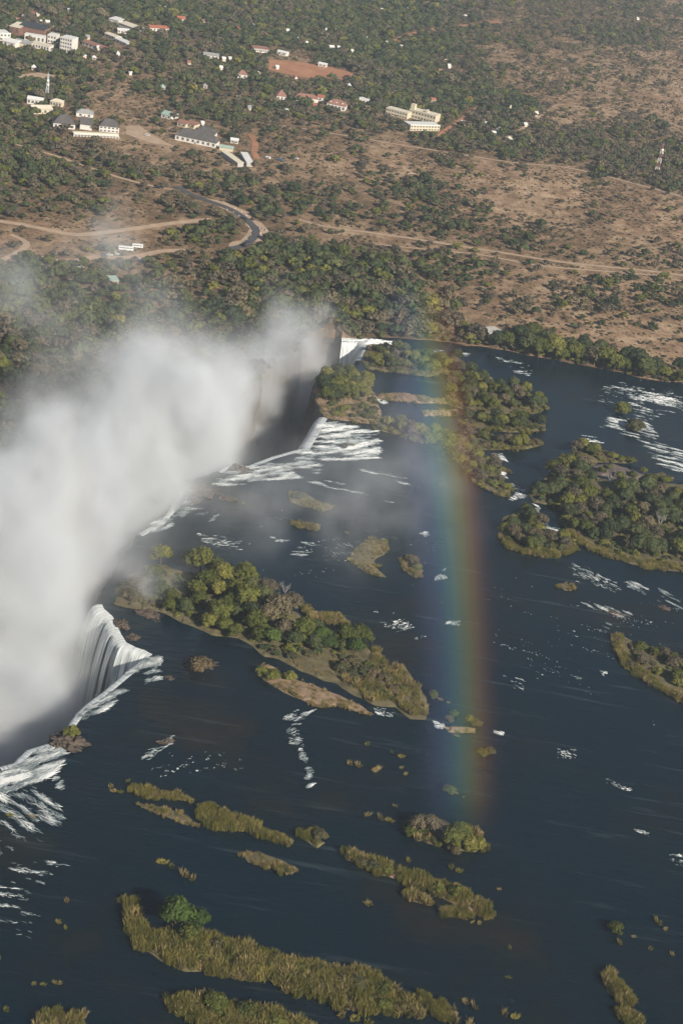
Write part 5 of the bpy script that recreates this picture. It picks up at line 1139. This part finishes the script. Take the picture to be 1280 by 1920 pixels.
gi = N.new("NodeGroupInput"); go = N.new("NodeGroupOutput"); vc = N.new("GeometryNodeVolumeCube"); sm_ = N.new("GeometryNodeSetMaterial"); sm_.inputs["Material"].default_value = M_SPRAY
vc.inputs["Min"].default_value = tuple(SP_MIN); vc.inputs["Max"].default_value = tuple(SP_MAX)
VOX = 3.3
for k, nm in enumerate("XYZ"): vc.inputs["Resolution " + nm].default_value = int((SP_MAX - SP_MIN)[k] / VOX)
def M2(op, a, b=None, c=None):
    n = N.new("ShaderNodeMath"); n.operation = op
    for i, v in enumerate((a, b, c)):
        if v is None: continue
        if isinstance(v, (int, float)): n.inputs[i].default_value = v
        else: L.new(v, n.inputs[i])
    return n.outputs[0]
pos = N.new("GeometryNodeInputPosition").outputs[0]
# billow: shift the lookup by a soft vector noise
nw = N.new("ShaderNodeTexNoise"); nw.inputs["Scale"].default_value = .022; nw.inputs["Detail"].default_value = 3.0; L.new(pos, nw.inputs["Vector"])
vm1 = N.new("ShaderNodeVectorMath"); vm1.operation = 'SUBTRACT'; vm1.inputs[1].default_value = (.5, .5, .5); L.new(nw.outputs["Color"], vm1.inputs[0])
vm2 = N.new("ShaderNodeVectorMath"); vm2.operation = 'MULTIPLY'; vm2.inputs[1].default_value = (52, 52, 50); L.new(vm1.outputs[0], vm2.inputs[0])
vm3 = N.new("ShaderNodeVectorMath"); vm3.operation = 'ADD'; L.new(pos, vm3.inputs[0]); L.new(vm2.outputs[0], vm3.inputs[1])
sx = N.new("ShaderNodeSeparateXYZ"); L.new(vm3.outputs[0], sx.inputs[0])
fr = []; ii = []
for k, nn in enumerate((nx, ny, nz)):
    u_ = M2('MULTIPLY', M2('SUBTRACT', sx.outputs[k], float(SP_MIN[k])), 1 / CELL)
    u_ = M2('MINIMUM', M2('MAXIMUM', u_, 0.0), nn - 1.001); fl = M2('FLOOR', u_); ii.append(fl); fr.append(M2('SUBTRACT', u_, fl))
na_ = N.new("GeometryNodeInputNamedAttribute"); na_.data_type = 'FLOAT'; na_.inputs["Name"].default_value = "base"
idx0 = M2('ADD', M2('ADD', ii[0], M2('MULTIPLY', ii[1], nx)), M2('MULTIPLY', ii[2], nx * ny))
tot = None
for dz in (0, 1):
    for dy in (0, 1):
        for dx in (0, 1):
            s_ = N.new("GeometryNodeSampleIndex"); s_.data_type = 'FLOAT'; s_.domain = 'POINT'
            L.new(gi.outputs[0], s_.inputs["Geometry"]); L.new(na_.outputs["Attribute"], s_.inputs["Value"]); L.new(M2('ADD', idx0, dx + dy * nx + dz * nx * ny + .25), s_.inputs["Index"])
            wgt = None
            for f_, d_ in zip(fr, (dx, dy, dz)):
                q_ = f_ if d_ else M2('SUBTRACT', 1.0, f_); wgt = q_ if wgt is None else M2('MULTIPLY', wgt, q_)
            t_ = M2('MULTIPLY', s_.outputs[0], wgt); tot = t_ if tot is None else M2('ADD', tot, t_)
nf = N.new("ShaderNodeTexNoise"); nf.inputs["Scale"].default_value = .036; nf.inputs["Detail"].default_value = 6.0; nf.inputs["Roughness"].default_value = .64; nf.inputs["Distortion"].default_value = .4; L.new(pos, nf.inputs["Vector"])
nz_ = M2('SUBTRACT', nf.outputs[0], .5)
d_ = M2('ADD', tot, M2('MULTIPLY', nz_, M2('MINIMUM', M2('MULTIPLY', tot, 5.0), 3.0)))
d_ = M2('MAXIMUM', M2('SUBTRACT', d_, .035), 0.0)
d_ = M2('POWER', d_, 1.9)
L.new(d_, vc.inputs["Density"]); L.new(vc.outputs[0], sm_.inputs[0]); L.new(sm_.outputs[0], go.inputs[0])
md = spray.modifiers.new("volume", 'NODES'); md.node_group = g

RB_SIGMA = .0038
# ------------------------------------------------------------------ rainbow: refracted sunlight put into the colour of thin scattering bands along an arc
d_c = (FW * F_PX + RT * (864 - 640.0) + UP * (960.0 - 1400.0)).normalized(); e_x = (RT - d_c * RT.dot(d_c)).normalized()
HALF = R(57.0); AX = (d_c * math.cos(HALF) - e_x * math.sin(HALF)).normalized()
DIST = 590.0; RAD = DIST * math.sin(HALF); CEN = Vector((0, 0, CAM_H)) + AX * DIST * math.cos(HALF)
s0 = (d_c - AX * d_c.dot(AX)).normalized(); s1 = AX.cross(s0).normalized()
if s1.z < 0: s1 = -s1
rb = empty("rainbow", (0, 0, 0)); mw = Matrix((s0, s1, s0.cross(s1))).transposed().to_4x4(); mw.translation = CEN; rb.matrix_world = mw
tag(rb, "faint rainbow arc standing in the spray over the river", "rainbow")
def smooth(a, b, x): t = max(0.0, min(1.0, (x - a) / (b - a))); return t * t * (3 - 2 * t)
A0, A1 = R(-4.2), R(20.5); n = 44; J = 14
for off, wd, col, amt in [(-11.0, 21.0, (.40, .46, 1.0), 1.15), (-4.5, 15.0, (.16, .62, .80), .7), (1.5, 14.0, (.28, .86, .28), .95), (7.0, 13.5, (.90, .74, .12), .95), (12.5, 14.0, (1.0, .42, .10), .75), (18.0, 16.0, (1.0, .22, .12), .28)]:
    V = []; Fq = []
    for i_ in range(n + 1):
        k = i_ / n; a = A0 + (A1 - A0) * k; pr = smooth(0, .14, k) * (1 - .75 * smooth(.70, 1.0, k)) * (1 - smooth(.93, 1.0, k)) * (.62 + .5 * smooth(.30, .66, k))
        for sg in (1, -1):
            for q in range(J + 1):
                u_ = q / J * 2 - 1; t_ = 4.5 * amt * pr * max(0.0, math.exp(-3.2 * u_ * u_) - math.exp(-3.2)) + .04; rr = RAD + off + u_ * wd
                V.append((rr * math.cos(a), rr * math.sin(a), sg * t_))
    st = 2 * (J + 1)
    for i_ in range(n):
        for q in range(J):
            a_ = i_ * st + q; Fq.append((a_, a_ + st, a_ + st + 1, a_ + 1)); b_ = a_ + J + 1; Fq.append((b_, b_ + 1, b_ + st + 1, b_ + st))
        for q in (0, J):
            a_ = i_ * st + q; b_ = a_ + J + 1; Fq.append((a_, b_, b_ + st, a_ + st) if q == 0 else (a_, a_ + st, b_ + st, b_))
    for e0 in (0, n * st):
        for q in range(J):
            f_ = (e0 + q, e0 + q + 1, e0 + J + 2 + q, e0 + J + 1 + q); Fq.append(f_ if e0 == 0 else f_[::-1])
    mt, nt, pv = vol_mat("rainbow_light_colour", (1, 1, 1), -.35, 0.0); N, L = nt.nodes, nt.links
    N.remove(pv); pv = N.new("ShaderNodeVolumeScatter"); pv.inputs["Anisotropy"].default_value = -.5; pv.inputs["Color"].default_value = (*col, 1); pv.inputs["Density"].default_value = RB_SIGMA
    L.new(pv.outputs[0], N["Material Output"].inputs["Volume"])
    me = mesh_np("colour_band", V, Fq, mt); bm = bmesh.new(); bm.from_mesh(me); bmesh.ops.recalc_face_normals(bm, faces=bm.faces[:])
    if bm.calc_volume(signed=True) < 0: bmesh.ops.reverse_faces(bm, faces=bm.faces[:])
    bm.to_mesh(me); bm.free(); obj("colour_band", me, rb)

# ------------------------------------------------------------------ haze
bm = bmesh.new(); bx(bm, -5200, 5200, -700, 7200, -97, 420)
mt, nt, pv = vol_mat("haze", (.76, .88, 1.0), .1, 0.72e-4)
o = bm_obj("haze", bm, mt); tag(o, "thin even haze over the whole valley", kind="stuff")
